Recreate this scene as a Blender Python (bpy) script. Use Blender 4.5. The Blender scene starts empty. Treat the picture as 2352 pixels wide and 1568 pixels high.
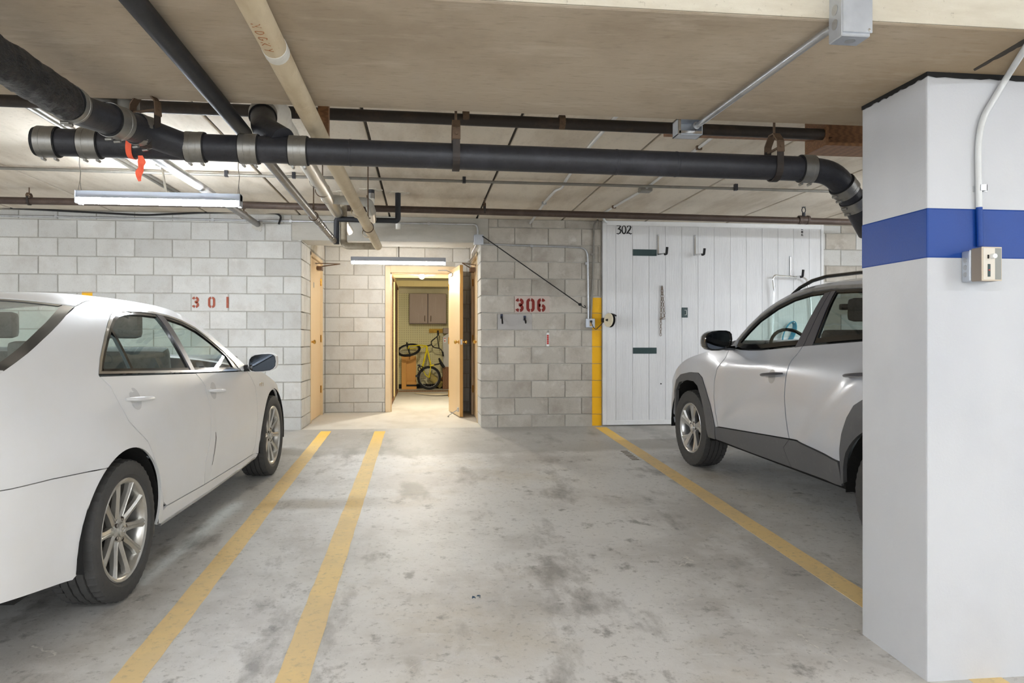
import bpy, bmesh, math, random
import numpy as np
from mathutils import Vector, Matrix
from mathutils.geometry import delaunay_2d_cdt

# ---------------------------------------------------------------- camera, world, exposure
SC = bpy.context.scene
COL = SC.collection
F, CX, CY, TH, CZ = 1720.0, 1176.0, 784.0, math.atan(206 / 1720.0), 1.38
cam_d = bpy.data.cameras.new('camera'); cam = bpy.data.objects.new('camera', cam_d); COL.objects.link(cam)
cam_d.sensor_width = 36.0; cam_d.lens = F / 2352.0 * 36.0; cam_d.clip_start = 0.05; cam_d.clip_end = 100
cam.location = (0, 0, CZ); cam.rotation_euler = (math.pi / 2, 0, -TH)
SC.camera = cam
wd = bpy.data.worlds.new('world'); SC.world = wd; wd.use_nodes = True
wd.node_tree.nodes['Background'].inputs[0].default_value = (0.90, 0.95, 1.0, 1)
wd.node_tree.nodes['Background'].inputs[1].default_value = 0.6
SC.view_settings.view_transform = 'Standard'; SC.view_settings.look = 'None'
SC.view_settings.gamma = 1.0; SC.view_settings.use_curve_mapping = False
SC.view_settings.exposure = 2.15
TUBE_POWER = 46.0        # emission of the fluorescent tubes

# ---------------------------------------------------------------- measuring helpers
SL = 0.0407                                   # the parking slab climbs 4 % towards the block wall
YW, ZF, YR = 8.87, 0.361, 10.95               # block wall, level floor behind it, back of the alcove
ZS, ZC = 2.39, 2.84                           # soffit of the concrete beam, ceiling planks
XL, XR = -1.385, 0.688                        # sides of the alcove
_s, _c = math.sin(TH), math.cos(TH)
def ray(px, py):
    u = (px - CX) / F; v = (CY - py) / F
    return (u * _c + _s, -u * _s + _c, v)
def at(px, py, Y):
    d = ray(px, py); t = Y / d[1]
    return Vector((d[0] * t, Y, CZ + d[2] * t))
def atz(px, py, Z):
    d = ray(px, py); t = (Z - CZ) / d[2]
    return Vector((d[0] * t, d[1] * t, Z))
def atx(px, py, X):
    d = ray(px, py); t = X / d[0]
    return Vector((X, d[1] * t, CZ + d[2] * t))
def onfloor(px, py):
    d = ray(px, py); t = CZ / (SL * d[1] - d[2])
    return Vector((d[0] * t, d[1] * t, CZ + d[2] * t))
def pchip(xs, ys):
    xs = np.array(xs, float); ys = np.array(ys, float); h = np.diff(xs); d = np.diff(ys) / h
    m = np.zeros(len(xs))
    for i in range(1, len(xs) - 1):
        if d[i - 1] * d[i] > 0: m[i] = 2 * d[i - 1] * d[i] / (d[i - 1] + d[i])
    m[0] = d[0]; m[-1] = d[-1]
    def f(x):
        x = np.clip(np.asarray(x, float), xs[0], xs[-1]); i = np.clip(np.searchsorted(xs, x) - 1, 0, len(xs) - 2)
        t = (x - xs[i]) / h[i]
        return ((1 + 2 * t) * (1 - t) ** 2 * ys[i] + t * (1 - t) ** 2 * h[i] * m[i] + t * t * (3 - 2 * t) * ys[i + 1] + t * t * (t - 1) * h[i] * m[i + 1])
    return f

# ---------------------------------------------------------------- materials
def lin(c):
    if isinstance(c, (int, float)): c = (c, c, c)
    f = lambda v: v / 12.92 if v <= .04045 else ((v + .055) / 1.055) ** 2.4
    return tuple(f(v / 255.0) for v in c[:3]) + (1.0,)
def mat(name, col, rough=.6, metal=0., layers=(), bump=(), spec=.5, coat=0., emis=0., trans=0., rand=0., ior=1.45, alpha=1.):
    """layers: (kind, scale, stretch, colour, lo, hi, amount); bump: (kind, scale, stretch, strength, distance)"""
    m = bpy.data.materials.new(name); m.use_nodes = True
    nt = m.node_tree; N = nt.nodes; L = nt.links
    b = N['Principled BSDF']
    b.inputs['Roughness'].default_value = rough; b.inputs['Metallic'].default_value = metal
    b.inputs['Specular IOR Level'].default_value = spec; b.inputs['IOR'].default_value = ior
    b.inputs['Coat Weight'].default_value = coat; b.inputs['Coat Roughness'].default_value = .08
    b.inputs['Transmission Weight'].default_value = trans
    b.inputs['Alpha'].default_value = alpha
    if emis:
        b.inputs['Emission Color'].default_value = lin(col); b.inputs['Emission Strength'].default_value = emis
    tc = N.new('ShaderNodeTexCoord'); vec = tc.outputs['Object']
    if rand:
        oi = N.new('ShaderNodeObjectInfo'); sc = N.new('ShaderNodeVectorMath'); sc.operation = 'SCALE'
        cv = N.new('ShaderNodeCombineXYZ'); L.new(oi.outputs['Random'], cv.inputs[0]); cv.inputs[1].default_value = .37
        L.new(cv.outputs[0], sc.inputs[0]); sc.inputs['Scale'].default_value = 60
        ad = N.new('ShaderNodeVectorMath'); L.new(vec, ad.inputs[0]); L.new(sc.outputs[0], ad.inputs[1]); vec = ad.outputs[0]
    def tex(kind, scale, st):
        v = vec
        if st != 1:
            mp = N.new('ShaderNodeMapping'); mp.inputs['Scale'].default_value = st if not isinstance(st, (int, float)) else (st,) * 3
            L.new(v, mp.inputs[0]); v = mp.outputs[0]
        if kind in 'nN':
            t = N.new('ShaderNodeTexNoise'); t.inputs['Detail'].default_value = 8 if kind == 'N' else 3
            t.inputs['Roughness'].default_value = .65; o = t.outputs['Fac']
        elif kind == 'v':
            t = N.new('ShaderNodeTexVoronoi'); o = t.outputs['Distance']
        elif kind == 'e':
            n = N.new('ShaderNodeTexNoise'); n.inputs['Scale'].default_value = scale * 2.5; L.new(v, n.inputs['Vector'])
            mx = N.new('ShaderNodeVectorMath'); mx.operation = 'MULTIPLY_ADD'; L.new(n.outputs['Color'], mx.inputs[0])
            mx.inputs[1].default_value = (.5 / scale,) * 3; L.new(v, mx.inputs[2]); v = mx.outputs[0]
            t = N.new('ShaderNodeTexVoronoi'); t.feature = 'DISTANCE_TO_EDGE'; o = t.outputs['Distance']
        elif kind in 'XYZ':
            sp = N.new('ShaderNodeSeparateXYZ'); L.new(v, sp.inputs[0])
            n = N.new('ShaderNodeTexNoise'); n.inputs['Scale'].default_value = scale; n.inputs['Detail'].default_value = 5; L.new(v, n.inputs['Vector'])
            ma = N.new('ShaderNodeMath'); ma.operation = 'MULTIPLY_ADD'; L.new(n.outputs['Fac'], ma.inputs[0]); ma.inputs[1].default_value = .5
            L.new(sp.outputs['XYZ'.index(kind)], ma.inputs[2]); return ma.outputs[0]
        elif kind == 'w':
            t = N.new('ShaderNodeTexWave'); t.inputs['Distortion'].default_value = 6; t.inputs['Detail'].default_value = 3; o = t.outputs['Fac']
        t.inputs['Scale'].default_value = scale; L.new(v, t.inputs['Vector'])
        return o
    cur = None
    for (k, s, st, c2, lo, hi, amt) in layers:
        mr = N.new('ShaderNodeMapRange'); mr.inputs['From Min'].default_value = lo; mr.inputs['From Max'].default_value = hi
        mr.inputs['To Max'].default_value = amt; L.new(tex(k, s, st), mr.inputs['Value'])
        mx = N.new('ShaderNodeMix'); mx.data_type = 'RGBA'; L.new(mr.outputs[0], mx.inputs[0])
        if cur is None: mx.inputs[6].default_value = lin(col)
        else: L.new(cur, mx.inputs[6])
        mx.inputs[7].default_value = lin(c2); cur = mx.outputs[2]
    if rand:
        hs = N.new('ShaderNodeHueSaturation'); mr = N.new('ShaderNodeMapRange'); L.new(oi.outputs['Random'], mr.inputs['Value'])
        mr.inputs['To Min'].default_value = 1 - rand; mr.inputs['To Max'].default_value = 1 + rand * .6
        L.new(mr.outputs[0], hs.inputs['Value'])
        if cur is None: hs.inputs['Color'].default_value = lin(col)
        else: L.new(cur, hs.inputs['Color'])
        cur = hs.outputs[0]
    if cur is None: b.inputs['Base Color'].default_value = lin(col)
    else: L.new(cur, b.inputs['Base Color'])
    nrm = None
    for (k, s, st, strength, dist) in bump:
        bp = N.new('ShaderNodeBump'); bp.inputs['Strength'].default_value = strength; bp.inputs['Distance'].default_value = dist
        L.new(tex(k, s, st), bp.inputs['Height'])
        if nrm: L.new(nrm, bp.inputs['Normal'])
        nrm = bp.outputs[0]
    if nrm: L.new(nrm, b.inputs['Normal'])
    return m

# ---------------------------------------------------------------- mesh helpers
class MB:
    def __init__(s): s.v = []; s.f = []
    def add(s, v, f):
        o = len(s.v); s.v += [tuple(p) for p in v]; s.f += [tuple(i + o for i in q) for q in f]; return s
    def box(s, a, b, rot=None, piv=None, ch=0.):
        x0, y0, z0 = [min(a[i], b[i]) for i in range(3)]; x1, y1, z1 = [max(a[i], b[i]) for i in range(3)]
        if ch:
            bm = bmesh.new(); bmesh.ops.create_cube(bm, size=1)
            for q in bm.verts: q.co = Vector(((x0 + x1) / 2 + q.co.x * (x1 - x0), (y0 + y1) / 2 + q.co.y * (y1 - y0), (z0 + z1) / 2 + q.co.z * (z1 - z0)))
            bmesh.ops.bevel(bm, geom=bm.edges[:], offset=ch, segments=1 if ch < .004 else 2, affect='EDGES', profile=.6)
            bm.verts.index_update()
            v = [q.co.copy() for q in bm.verts]; f = [[q.index for q in p.verts] for p in bm.faces]; bm.free()
        else:
            v = [Vector(p) for p in ((x0, y0, z0), (x1, y0, z0), (x1, y1, z0), (x0, y1, z0), (x0, y0, z1), (x1, y0, z1), (x1, y1, z1), (x0, y1, z1))]
            f = [(0, 3, 2, 1), (4, 5, 6, 7), (0, 1, 5, 4), (1, 2, 6, 5), (2, 3, 7, 6), (3, 0, 4, 7)]
        if rot is not None:
            piv = Vector(piv if piv is not None else (0, 0, 0)); v = [rot @ (p - piv) + piv for p in v]
        return s.add(v, f)
    def ring_tube(s, rings, close=False, cap=True):
        n = len(rings[0]); o = len(s.v)
        for r in rings: s.v += [tuple(p) for p in r]
        m = len(rings)
        for i in range(m if close else m - 1):
            a = o + i * n; b = o + ((i + 1) % m) * n
            for j in range(n): s.f.append((a + j, a + (j + 1) % n, b + (j + 1) % n, b + j))
        if cap and not close:
            s.f.append(tuple(o + j for j in reversed(range(n)))); s.f.append(tuple(o + (m - 1) * n + j for j in range(n)))
        return s
    def tube(s, pts, r, seg=14, bend=0., close=False, cap=True, flat=None):
        P = [Vector(p) for p in pts]
        if bend and len(P) > 2: P = fillet(P, bend)
        n = len(P); T = []
        for i in range(n):
            a = P[(i - 1) % n] if (close or i) else P[i]; b = P[(i + 1) % n] if (close or i < n - 1) else P[i]
            T.append((b - a).normalized())
        up = Vector((0, 0, 1)) if abs(T[0].z) < .9 else Vector((1, 0, 0))
        u = T[0].cross(up).normalized(); rings = []
        for i in range(n):
            u = (u - T[i] * u.dot(T[i])).normalized(); w = T[i].cross(u)
            rr = r[i] if isinstance(r, (list, tuple)) else r
            ru, rw = (rr, rr) if flat is None else (rr, rr * flat)
            k = 1.0
            if 0 < i < n - 1 and not close:
                cs = (P[i] - P[i - 1]).normalized().dot((P[i + 1] - P[i]).normalized()); k = 1 / max(.7, math.sqrt(max(.01, (1 + cs) / 2)))
            rings.append([P[i] + u * (math.cos(a) * ru * k) + w * (math.sin(a) * rw * k) for a in [2 * math.pi * j / seg for j in range(seg)]])
        return s.ring_tube(rings, close, cap)
    def cyl(s, a, b, r, seg=16, r2=None):
        return s.tube([a, b], [r, r2 if r2 is not None else r], seg)
    def lathe(s, prof, org, axis, seg=24, close=False, mod=None):
        """prof: (distance along axis, radius)"""
        org = Vector(org); ax = Vector(axis).normalized(); up = Vector((0, 0, 1)) if abs(ax.z) < .9 else Vector((1, 0, 0))
        u = ax.cross(up).normalized(); w = ax.cross(u); o = len(s.v); n = len(prof)
        for j in range(seg):
            a = 2 * math.pi * j / seg; d = u * math.cos(a) + w * math.sin(a)
            for i, (h, r) in enumerate(prof):
                if mod: r = mod(i, j, r)
                s.v.append(tuple(org + ax * h + d * r))
        for j in range(seg):
            p = o + j * n; q = o + ((j + 1) % seg) * n
            for i in range(n if close else n - 1):
                k = (i + 1) % n
                s.f.append((p + i, p + k, q + k, q + i))
        return s
    def disc(s, org, axis, r, t, seg=24):
        return s.cyl(Vector(org), Vector(org) + Vector(axis).normalized() * t, r, seg)
    def prism(s, poly, vec):
        """poly: 3D points of a planar outline, extruded along vec"""
        v = [Vector(p) for p in poly]; n = len(v); vec = Vector(vec)
        return s.add(v + [p + vec for p in v], [tuple(range(n))[::-1], tuple(range(n, 2 * n))] + [(i, (i + 1) % n, n + (i + 1) % n, n + i) for i in range(n)])
    def sphere(s, c, r, seg=12, rings=8, sc=(1, 1, 1)):
        c = Vector(c); v = [c + Vector((0, 0, r * sc[2]))]; f = []
        for i in range(1, rings):
            t = math.pi * i / rings
            for j in range(seg):
                a = 2 * math.pi * j / seg
                v.append(c + Vector((math.sin(t) * math.cos(a) * r * sc[0], math.sin(t) * math.sin(a) * r * sc[1], math.cos(t) * r * sc[2])))
        v.append(c - Vector((0, 0, r * sc[2])))
        for j in range(seg): f.append((0, 1 + j, 1 + (j + 1) % seg))
        for i in range(rings - 2):
            for j in range(seg):
                a = 1 + i * seg + j; b = 1 + i * seg + (j + 1) % seg; f.append((a, a + seg, b + seg, b))
        k = len(v) - 1; b0 = 1 + (rings - 2) * seg
        for j in range(seg): f.append((b0 + j, k, b0 + (j + 1) % seg))
        return s.add(v, f)
    def build(s, name, m, parent=None, smooth=False, world=True, kind=None, label=None, ang=35, fix=True):
        me = bpy.data.meshes.new(name); V = s.v
        if parent is not None and world:
            inv = chain(parent).inverted(); V = [tuple(inv @ Vector(p)) for p in V]
        me.from_pydata(V, [], s.f); me.validate()
        if fix:
            bm = bmesh.new(); bm.from_mesh(me); bmesh.ops.recalc_face_normals(bm, faces=bm.faces); bm.to_mesh(me); bm.free()
        me.materials.append(m)
        if smooth:
            me.polygons.foreach_set('use_smooth', [True] * len(me.polygons)); me.set_sharp_from_angle(angle=math.radians(ang))
        o = bpy.data.objects.new(name, me); COL.objects.link(o)
        if parent is not None: o.parent = parent
        if kind: o['kind'] = kind
        if label: o['label'] = label
        return o
def chain(o):
    m = Matrix.Identity(4)
    while o is not None:
        m = o.matrix_basis @ m; o = o.parent
    return m
def fillet(P, r, k=6):
    out = [P[0]]
    for i in range(1, len(P) - 1):
        a, b, c = P[i - 1], P[i], P[i + 1]; d1 = (a - b); d2 = (c - b)
        t = min(r, d1.length * .48, d2.length * .48); p = b + d1.normalized() * t; q = b + d2.normalized() * t
        for j in range(k + 1):
            u = j / k; out.append(p * (1 - u) ** 2 + b * 2 * u * (1 - u) + q * u * u)
    out.append(P[-1]); return out
def thing(name, label, cat, loc=(0, 0, 0), group=None, mtx=None):
    o = bpy.data.objects.new(name, None); COL.objects.link(o); o.empty_display_size = .1
    if mtx is not None: o.matrix_basis = mtx
    else: o.location = loc
    o['label'] = label; o['category'] = cat
    if group: o['group'] = group
    return o
def tag(o, label, cat, group=None):
    o['label'] = label; o['category'] = cat
    if group: o['group'] = group
    return o
def copy_tree(o, parent=None):
    c = o.copy(); COL.objects.link(c); c.parent = parent
    for ch in list(o.children): copy_tree(ch, c)
    return c
def struct(o): o['kind'] = 'structure'; return o
rnd = random.Random(7)

# ---------------------------------------------------------------- the materials of the place
M = {}
M['floor'] = mat('floor_concrete', (214, 212, 208), .5, layers=(
    ('N', .8, 1, (180, 176, 170), .46, .60, .8), ('N', 2.3, (1, .55, 1), (214, 212, 208), .53, .62, .7),
    ('N', 1.7, (1.2, .5, 1), (132, 128, 122), .56, .66, .8), ('N', .45, 1, (184, 172, 150), .53, .66, .6),
    ('N', 7, (1, .7, 1), (112, 108, 103), .60, .70, .7), ('N', 30, 1, (122, 118, 112), .56, .70, .6), ('N', 12, (.3, 1.8, 1), (222, 221, 218), .60, .70, .5),
    ('Y', 1.6, 1, (150, 148, 141), 7.45, 7.58, .55), ('N', 80, 1, (84, 81, 78), .64, .72, .8), ('N', 140, 1, (226, 225, 222), .66, .74, .5)),
    bump=(('N', 60, 1, .3, .004), ('N', 6, 1, .2, .01)), spec=.5)
M['floor2'] = mat('alcove_concrete', (206, 203, 195), .6, layers=(('N', 1.8, (1, .6, 1), (182, 177, 166), .48, .68, .7),
    ('N', 9, 1, (196, 190, 178), .55, .7, .5), ('N', 60, 1, (160, 155, 146), .66, .8, .5)), bump=(('N', 50, 1, .15, .003),))
M['mortar'] = mat('mortar', (176, 172, 163), .9, layers=(('N', 9, 1, (150, 145, 135), .45, .7, .6), ('N', 1.4, 1, (205, 202, 195), .5, .66, .6)), bump=(('N', 120, 1, .4, .003),))
M['block'] = mat('concrete_block', (204, 203, 198), .92, rand=.11, layers=(
    ('N', 3.2, 1, (188, 184, 177), .48, .66, .8), ('N', 5, 1, (219, 217, 211), .55, .72, .6), ('N', 70, 1, (160, 154, 145), .56, .74, .6),
    ('N', 160, 1, (112, 106, 98), .66, .76, .7)), bump=(('N', 130, 1, .5, .004), ('N', 40, 1, .25, .004)), spec=.2)
M['block_warm'] = mat('concrete_block_brown', (188, 182, 171), .92, rand=.13, layers=(
    ('N', 3.2, 1, (166, 157, 145), .46, .62, .8), ('N', 5, 1, (214, 211, 203), .56, .72, .7), ('N', 70, 1, (146, 138, 126), .56, .74, .6),
    ('N', 160, 1, (98, 91, 82), .66, .76, .7)), bump=(('N', 130, 1, .5, .004), ('N', 40, 1, .25, .004)), spec=.2)
M['ceil'] = mat('ceiling_concrete', (216, 206, 190), .9, layers=(('N', 1.3, (2.2, .5, 1), (192, 179, 160), .46, .62, .8),
    ('N', 4, (2, .6, 1), (196, 187, 172), .56, .72, .5), ('N', 40, 1, (140, 127, 110), .58, .74, .5)), bump=(('N', 60, (3, .6, 1), .3, .004),), spec=.2)
M['joint'] = mat('dark_joint', (70, 64, 57), .95, layers=(('N', 20, 1, (40, 36, 32), .4, .7, .6),))
M['beam'] = mat('beam_concrete', (190, 176, 156), .85, layers=(('N', .9, 1, (168, 153, 133), .45, .60, .8),
    ('N', 6, (.5, 2.0, 1), (204, 192, 174), .54, .66, .5), ('N', 26, (.5, 2.2, 1), (154, 139, 120), .54, .68, .5),
    ('X', 1.2, 1, (150, 126, 92), 1.55, 2.3, .55), ('N', 120, 1, (118, 105, 90), .66, .8, .5)), bump=(('N', 50, (.6, 2.5, 1), .3, .004),), spec=.25)
M['beam_face_lit'] = mat('lit_beam_face', (212, 205, 188), .85, layers=(('N', 2.2, (.5, 1, 2), (190, 180, 160), .48, .64, .8), ('N', 50, 1, (150, 140, 122), .62, .72, .7)), bump=(('N', 60, 1, .3, .004),))  # beam concrete with stains, lightened for the light on its near face
M['lintel'] = mat('lintel_concrete', (186, 182, 172), .85, layers=(('N', 2, (.5, 1, 1.6), (160, 155, 144), .48, .7, .8), ('N', 30, 1, (150, 145, 135), .6, .76, .5)), bump=(('N', 60, 1, .2, .003),))
M['white_paint'] = mat('column_paint', (196, 197, 199), .42, layers=(('N', 2, 1, (187, 187, 189), .5, .7, .5), ('N', 46, 1, (120, 118, 116), .74, .80, .8),
    ('n', 1.3, (1, 1, .5), (180, 182, 187), .5, .7, .5)), bump=(('N', 90, 1, .22, .003),))
M['blue_paint'] = mat('blue_paint', (2, 60, 140), .45, layers=(('N', 70, 1, (200, 208, 222), .70, .76, .8), ('N', 3, 1, (2, 50, 122), .5, .7, .6)), bump=(('N', 110, 1, .3, .003),))
M['yellow'] = mat('road_paint', (238, 208, 148), .7, layers=(('N', 2.0, 1, (224, 198, 148), .46, .60, .8), ('N', 30, 1, (196, 176, 138), .54, .68, .7),
    ('N', 90, 1, (120, 108, 88), .68, .78, .8), ('Y', 2, 1, (252, 203, 62), 7.6, 8.9, .8)), bump=(('N', 60, 1, .2, .003),))
M['wall_yellow'] = mat('yellow_wall_paint', (242, 182, 8), .6, layers=(('N', 4, 1, (226, 164, 6), .5, .7, .6),), bump=(('N', 120, 1, .3, .003),))
M['stencil'] = mat('red_stencil_paint', (124, 40, 32), .8, layers=(('N', 60, 1, (196, 130, 112), .62, .76, .8), ('N', 9, 1, (140, 40, 30), .5, .7, .6)))
M['stencil2'] = mat('faded_red_stencil_paint', (158, 84, 64), .8, layers=(('N', 60, 1, (206, 160, 146), .58, .74, .8),))
M['patch'] = mat('grey_patch_paint', (176, 172, 168), .85, layers=(('N', 100, 1, (150, 148, 148), .6, .75, .6),), bump=(('N', 130, 1, .4, .003),))
M['pink'] = mat('overspray_paint', (192, 178, 168), .9, layers=(('N', 12, 1, (196, 158, 148), .52, .72, .8),))
M['black_iron'] = mat('black_cast_iron', (40, 40, 44), .42, layers=(('N', 6, 1, (56, 56, 62), .5, .72, .7), ('N', 40, 1, (26, 25, 27), .55, .72, .6), ('N', 3, 1, (92, 86, 80), .70, .78, .6)), bump=(('N', 70, 1, .35, .004),))
M['tar_wrap'] = mat('tarred_wrap', (30, 30, 33), .28, layers=(('N', 8, (1, .5, 2), (72, 72, 78), .58, .74, .6),), bump=(('N', 18, (1, .6, 1), 1., .05), ('N', 90, 1, .3, .004)))
M['foam'] = mat('black_foam_insulation', (36, 37, 41), .55, layers=(('N', 12, 1, (52, 53, 58), .5, .7, .6),), bump=(('N', 80, 1, .2, .003),))
M['steel_band'] = mat('stainless_band', (150, 148, 143), .38, .85, layers=(('N', 14, 1, (128, 124, 116), .5, .7, .7),), bump=(('N', 90, (1, 1, 6), .15, .002),))
M['rubber'] = mat('rubber', (26, 26, 27), .7)
M['bare_steel'] = mat('grey_steel_pipe', (126, 124, 122), .38, .55, layers=(('N', 10, 1, (92, 88, 84), .48, .7, .8), ('N', 50, 1, (168, 166, 162), .6, .75, .5)))
M['dark_steel'] = mat('dark_steel_pipe', (52, 46, 42), .55, .2, layers=(('N', 9, 1, (74, 60, 50), .5, .7, .7), ('N', 60, 1, (34, 30, 28), .55, .75, .6)))
M['brown_pipe'] = mat('brown_sprinkler_pipe', (74, 60, 52), .55, .1, layers=(('N', 6, 1, (96, 82, 72), .5, .7, .7), ('N', 40, 1, (48, 38, 34), .55, .72, .6)))
M['rusty'] = mat('rusty_hanger', (104, 84, 66), .7, .2, layers=(('N', 20, 1, (70, 54, 42), .48, .68, .8),))
M['alu'] = mat('aluminium_jacket', (200, 196, 186), .40, .8, layers=(('N', 3, (1, 1, 1), (184, 178, 164), .48, .7, .6),), bump=(('N', 30, (6, .3, 6), .12, .003),))
M['cream_pipe'] = mat('cream_canvas_pipe', (206, 190, 160), .8, layers=(('N', 3, (2, .6, 2), (186, 166, 134), .46, .64, .8), ('N', 40, (1, .5, 1), (150, 112, 76), .68, .76, .7), ('N', 9, 1, (222, 206, 176), .56, .72, .6)), bump=(('N', 140, 1, .3, .003),))
M['dusty_pipe'] = mat('dusty_canvas_pipe', (158, 147, 128), .85, layers=(('N', 12, 1, (124, 112, 94), .48, .68, .8),), bump=(('N', 90, 1, .3, .003),))
M['pvc'] = mat('white_pipe_cover', (222, 219, 210), .6, layers=(('N', 9, 1, (192, 187, 174), .5, .7, .6),), bump=(('N', 50, 1, .3, .004),))
M['grey_pvc'] = mat('grey_pipe', (172, 169, 160), .65, layers=(('N', 9, 1, (146, 142, 132), .5, .7, .6),))
M['galv'] = mat('galvanised_conduit', (186, 188, 190), .34, .75, layers=(('N', 12, 1, (150, 150, 150), .5, .7, .6),))
M['galv_white'] = mat('painted_conduit', (214, 215, 214), .45, .1, layers=(('N', 8, 1, (190, 190, 188), .5, .7, .5),))
M['galv_dark'] = mat('dull_conduit', (132, 128, 120), .5, .4, layers=(('N', 8, 1, (104, 98, 90), .5, .7, .6),))
M['box_steel'] = mat('zinc_box', (198, 203, 210), .36, .6, layers=(('N', 5, 1, (168, 174, 184), .46, .68, .6),))
M['plaster'] = mat('rough_plaster', (214, 206, 190), .95, layers=(('N', 40, 1, (176, 164, 144), .5, .7, .6),), bump=(('N', 40, 1, .8, .01),))
M['orange'] = mat('orange_ribbon', (255, 108, 72), .6, layers=(('n', 30, 1, (238, 78, 52), .45, .7, .6),))
M['lamp_white'] = mat('lamp_enamel', (150, 156, 166), .4)
M['tube_dim'] = mat('dimmed_fluorescent_tube', (255, 252, 246), .5, emis=24.)  # weaker tube, turned down to keep the alcove from overexposing
M['tube'] = mat('fluorescent_tube', (240, 247, 255), .5, emis=TUBE_POWER)
M['door'] = mat('tan_door_paint', (230, 204, 162), .45, layers=(('N', 1.2, (1, 1, .4), (222, 194, 150), .45, .7, .7),), bump=(('N', 40, 1, .06, .003),))
M['door_edge'] = mat('tan_door_edge', (190, 146, 82), .55, layers=(('N', 6, (1, 1, .2), (166, 122, 62), .5, .7, .6),))
M['frame'] = mat('tan_frame_paint', (226, 204, 168), .45, layers=(('N', 2, 1, (208, 180, 138), .5, .7, .6),))
M['brown_door'] = mat('brown_door_paint', (150, 106, 70), .45, layers=(('N', 3, (2, 2, .3), (122, 80, 50), .46, .7, .8),))
M['brass'] = mat('brass', (206, 164, 84), .22, .95)
M['bronze'] = mat('brown_closer', (112, 88, 70), .4, .6)
M['siding'] = mat('white_siding_paint', (222, 222, 222), .5, rand=.03, layers=(('N', 3, (3, 3, .5), (210, 210, 210), .48, .7, .6),), bump=(('N', 14, (5, 5, .35), .6, .008), ('w', 5, (3, 3, .3), .12, .006)))
M['trim'] = mat('white_trim_paint', (224, 224, 223), .5, layers=(('N', 4, 1, (206, 204, 200), .5, .7, .5),), bump=(('N', 30, (3, 3, .5), .2, .003),))
M['chrome'] = mat('chrome', (226, 226, 226), .16, 1.)
M['green_metal'] = mat('dark_green_plate', (34, 58, 58), .45, layers=(('N', 30, 1, (48, 74, 74), .55, .7, .5),))
M['black'] = mat('black_paint', (20, 20, 21), .6)
M['black_plastic'] = mat('black_plastic', (24, 24, 26), .4)
M['cream'] = mat('cream_plastic', (232, 222, 194), .5)
M['wood_trim'] = mat('brown_wood', (136, 96, 62), .6, layers=(('w', 6, (1, 12, 12), (104, 70, 44), .3, .8, .6),))
M['white_plastic'] = mat('white_plastic', (236, 236, 234), .4)
M['red_plastic'] = mat('red_plastic', (186, 44, 28), .4)
M['beige_metal'] = mat('beige_enamel', (214, 206, 192), .45)
M['grey_glass'] = mat('grey_label', (132, 132, 124), .3)
M['grey_box'] = mat('taupe_box', (140, 128, 116), .5)

# ---------------------------------------------------------------- the setting
def bx(a, b): return MB().box(a, b)
m = MB(); m.add([(-10, -7, SL * -7), (12, -7, SL * -7), (12, YW, SL * YW), (-10, YW, SL * YW), (-10, -7, SL * -7 - .3), (12, -7, SL * -7 - .3), (12, YW, SL * YW - .3), (-10, YW, SL * YW - .3)],
    [(0, 1, 2, 3), (7, 6, 5, 4), (0, 4, 5, 1), (1, 5, 6, 2), (2, 6, 7, 3), (3, 7, 4, 0)])
floor = struct(m.build('floor', M['floor']))
floor2 = struct(bx((-3.2, YW + .004, ZF - .3), (3.2, 17.2, ZF)).build('floor_alcove', M['floor2']))

def painted_line(x, w, y0, y1, lab):
    m = MB(); n = 90; V = []; r = random.Random(int(x * 100))
    for i in range(n + 1):
        y = y0 + (y1 - y0) * i / n
        for sx in (-1, 1):
            e = x + sx * (w / 2 + r.uniform(-.0025, .0025)); V += [(e, y, SL * y + .0012), (e, y, SL * y - .002)]
    f = []
    for i in range(n):
        a = i * 4; b = a + 4
        f += [(a, a + 2, b + 2, b), (a, b, b + 1, a + 1), (a + 2, a + 3, b + 3, b + 2)]
    m.add(V, f); return m.build('painted_line', M['yellow'], floor, label=lab)
painted_line(-1.09, .118, -3, YW - .13, 'yellow parking line beside the white sedan')
painted_line(-.482, .122, -3, YW - .19, 'yellow parking line leading to the alcove')
painted_line(2.115, .135, -3, YW - .12, 'yellow parking line beside the silver car')
# tyre print across the right line: dark tread bars
m = MB()
for i in range(7):
    p = onfloor(1434 + i * 4.2, 1036 + i * 3.2); y = p.y
    m.box((p.x - .035, y - .012, SL * y), (p.x + .035, y + .012, SL * y + .0022))
m.build('tyre_print', mat('tyre_mark', (92, 80, 52), .8), floor, label='dark tyre print on the yellow line')

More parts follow.
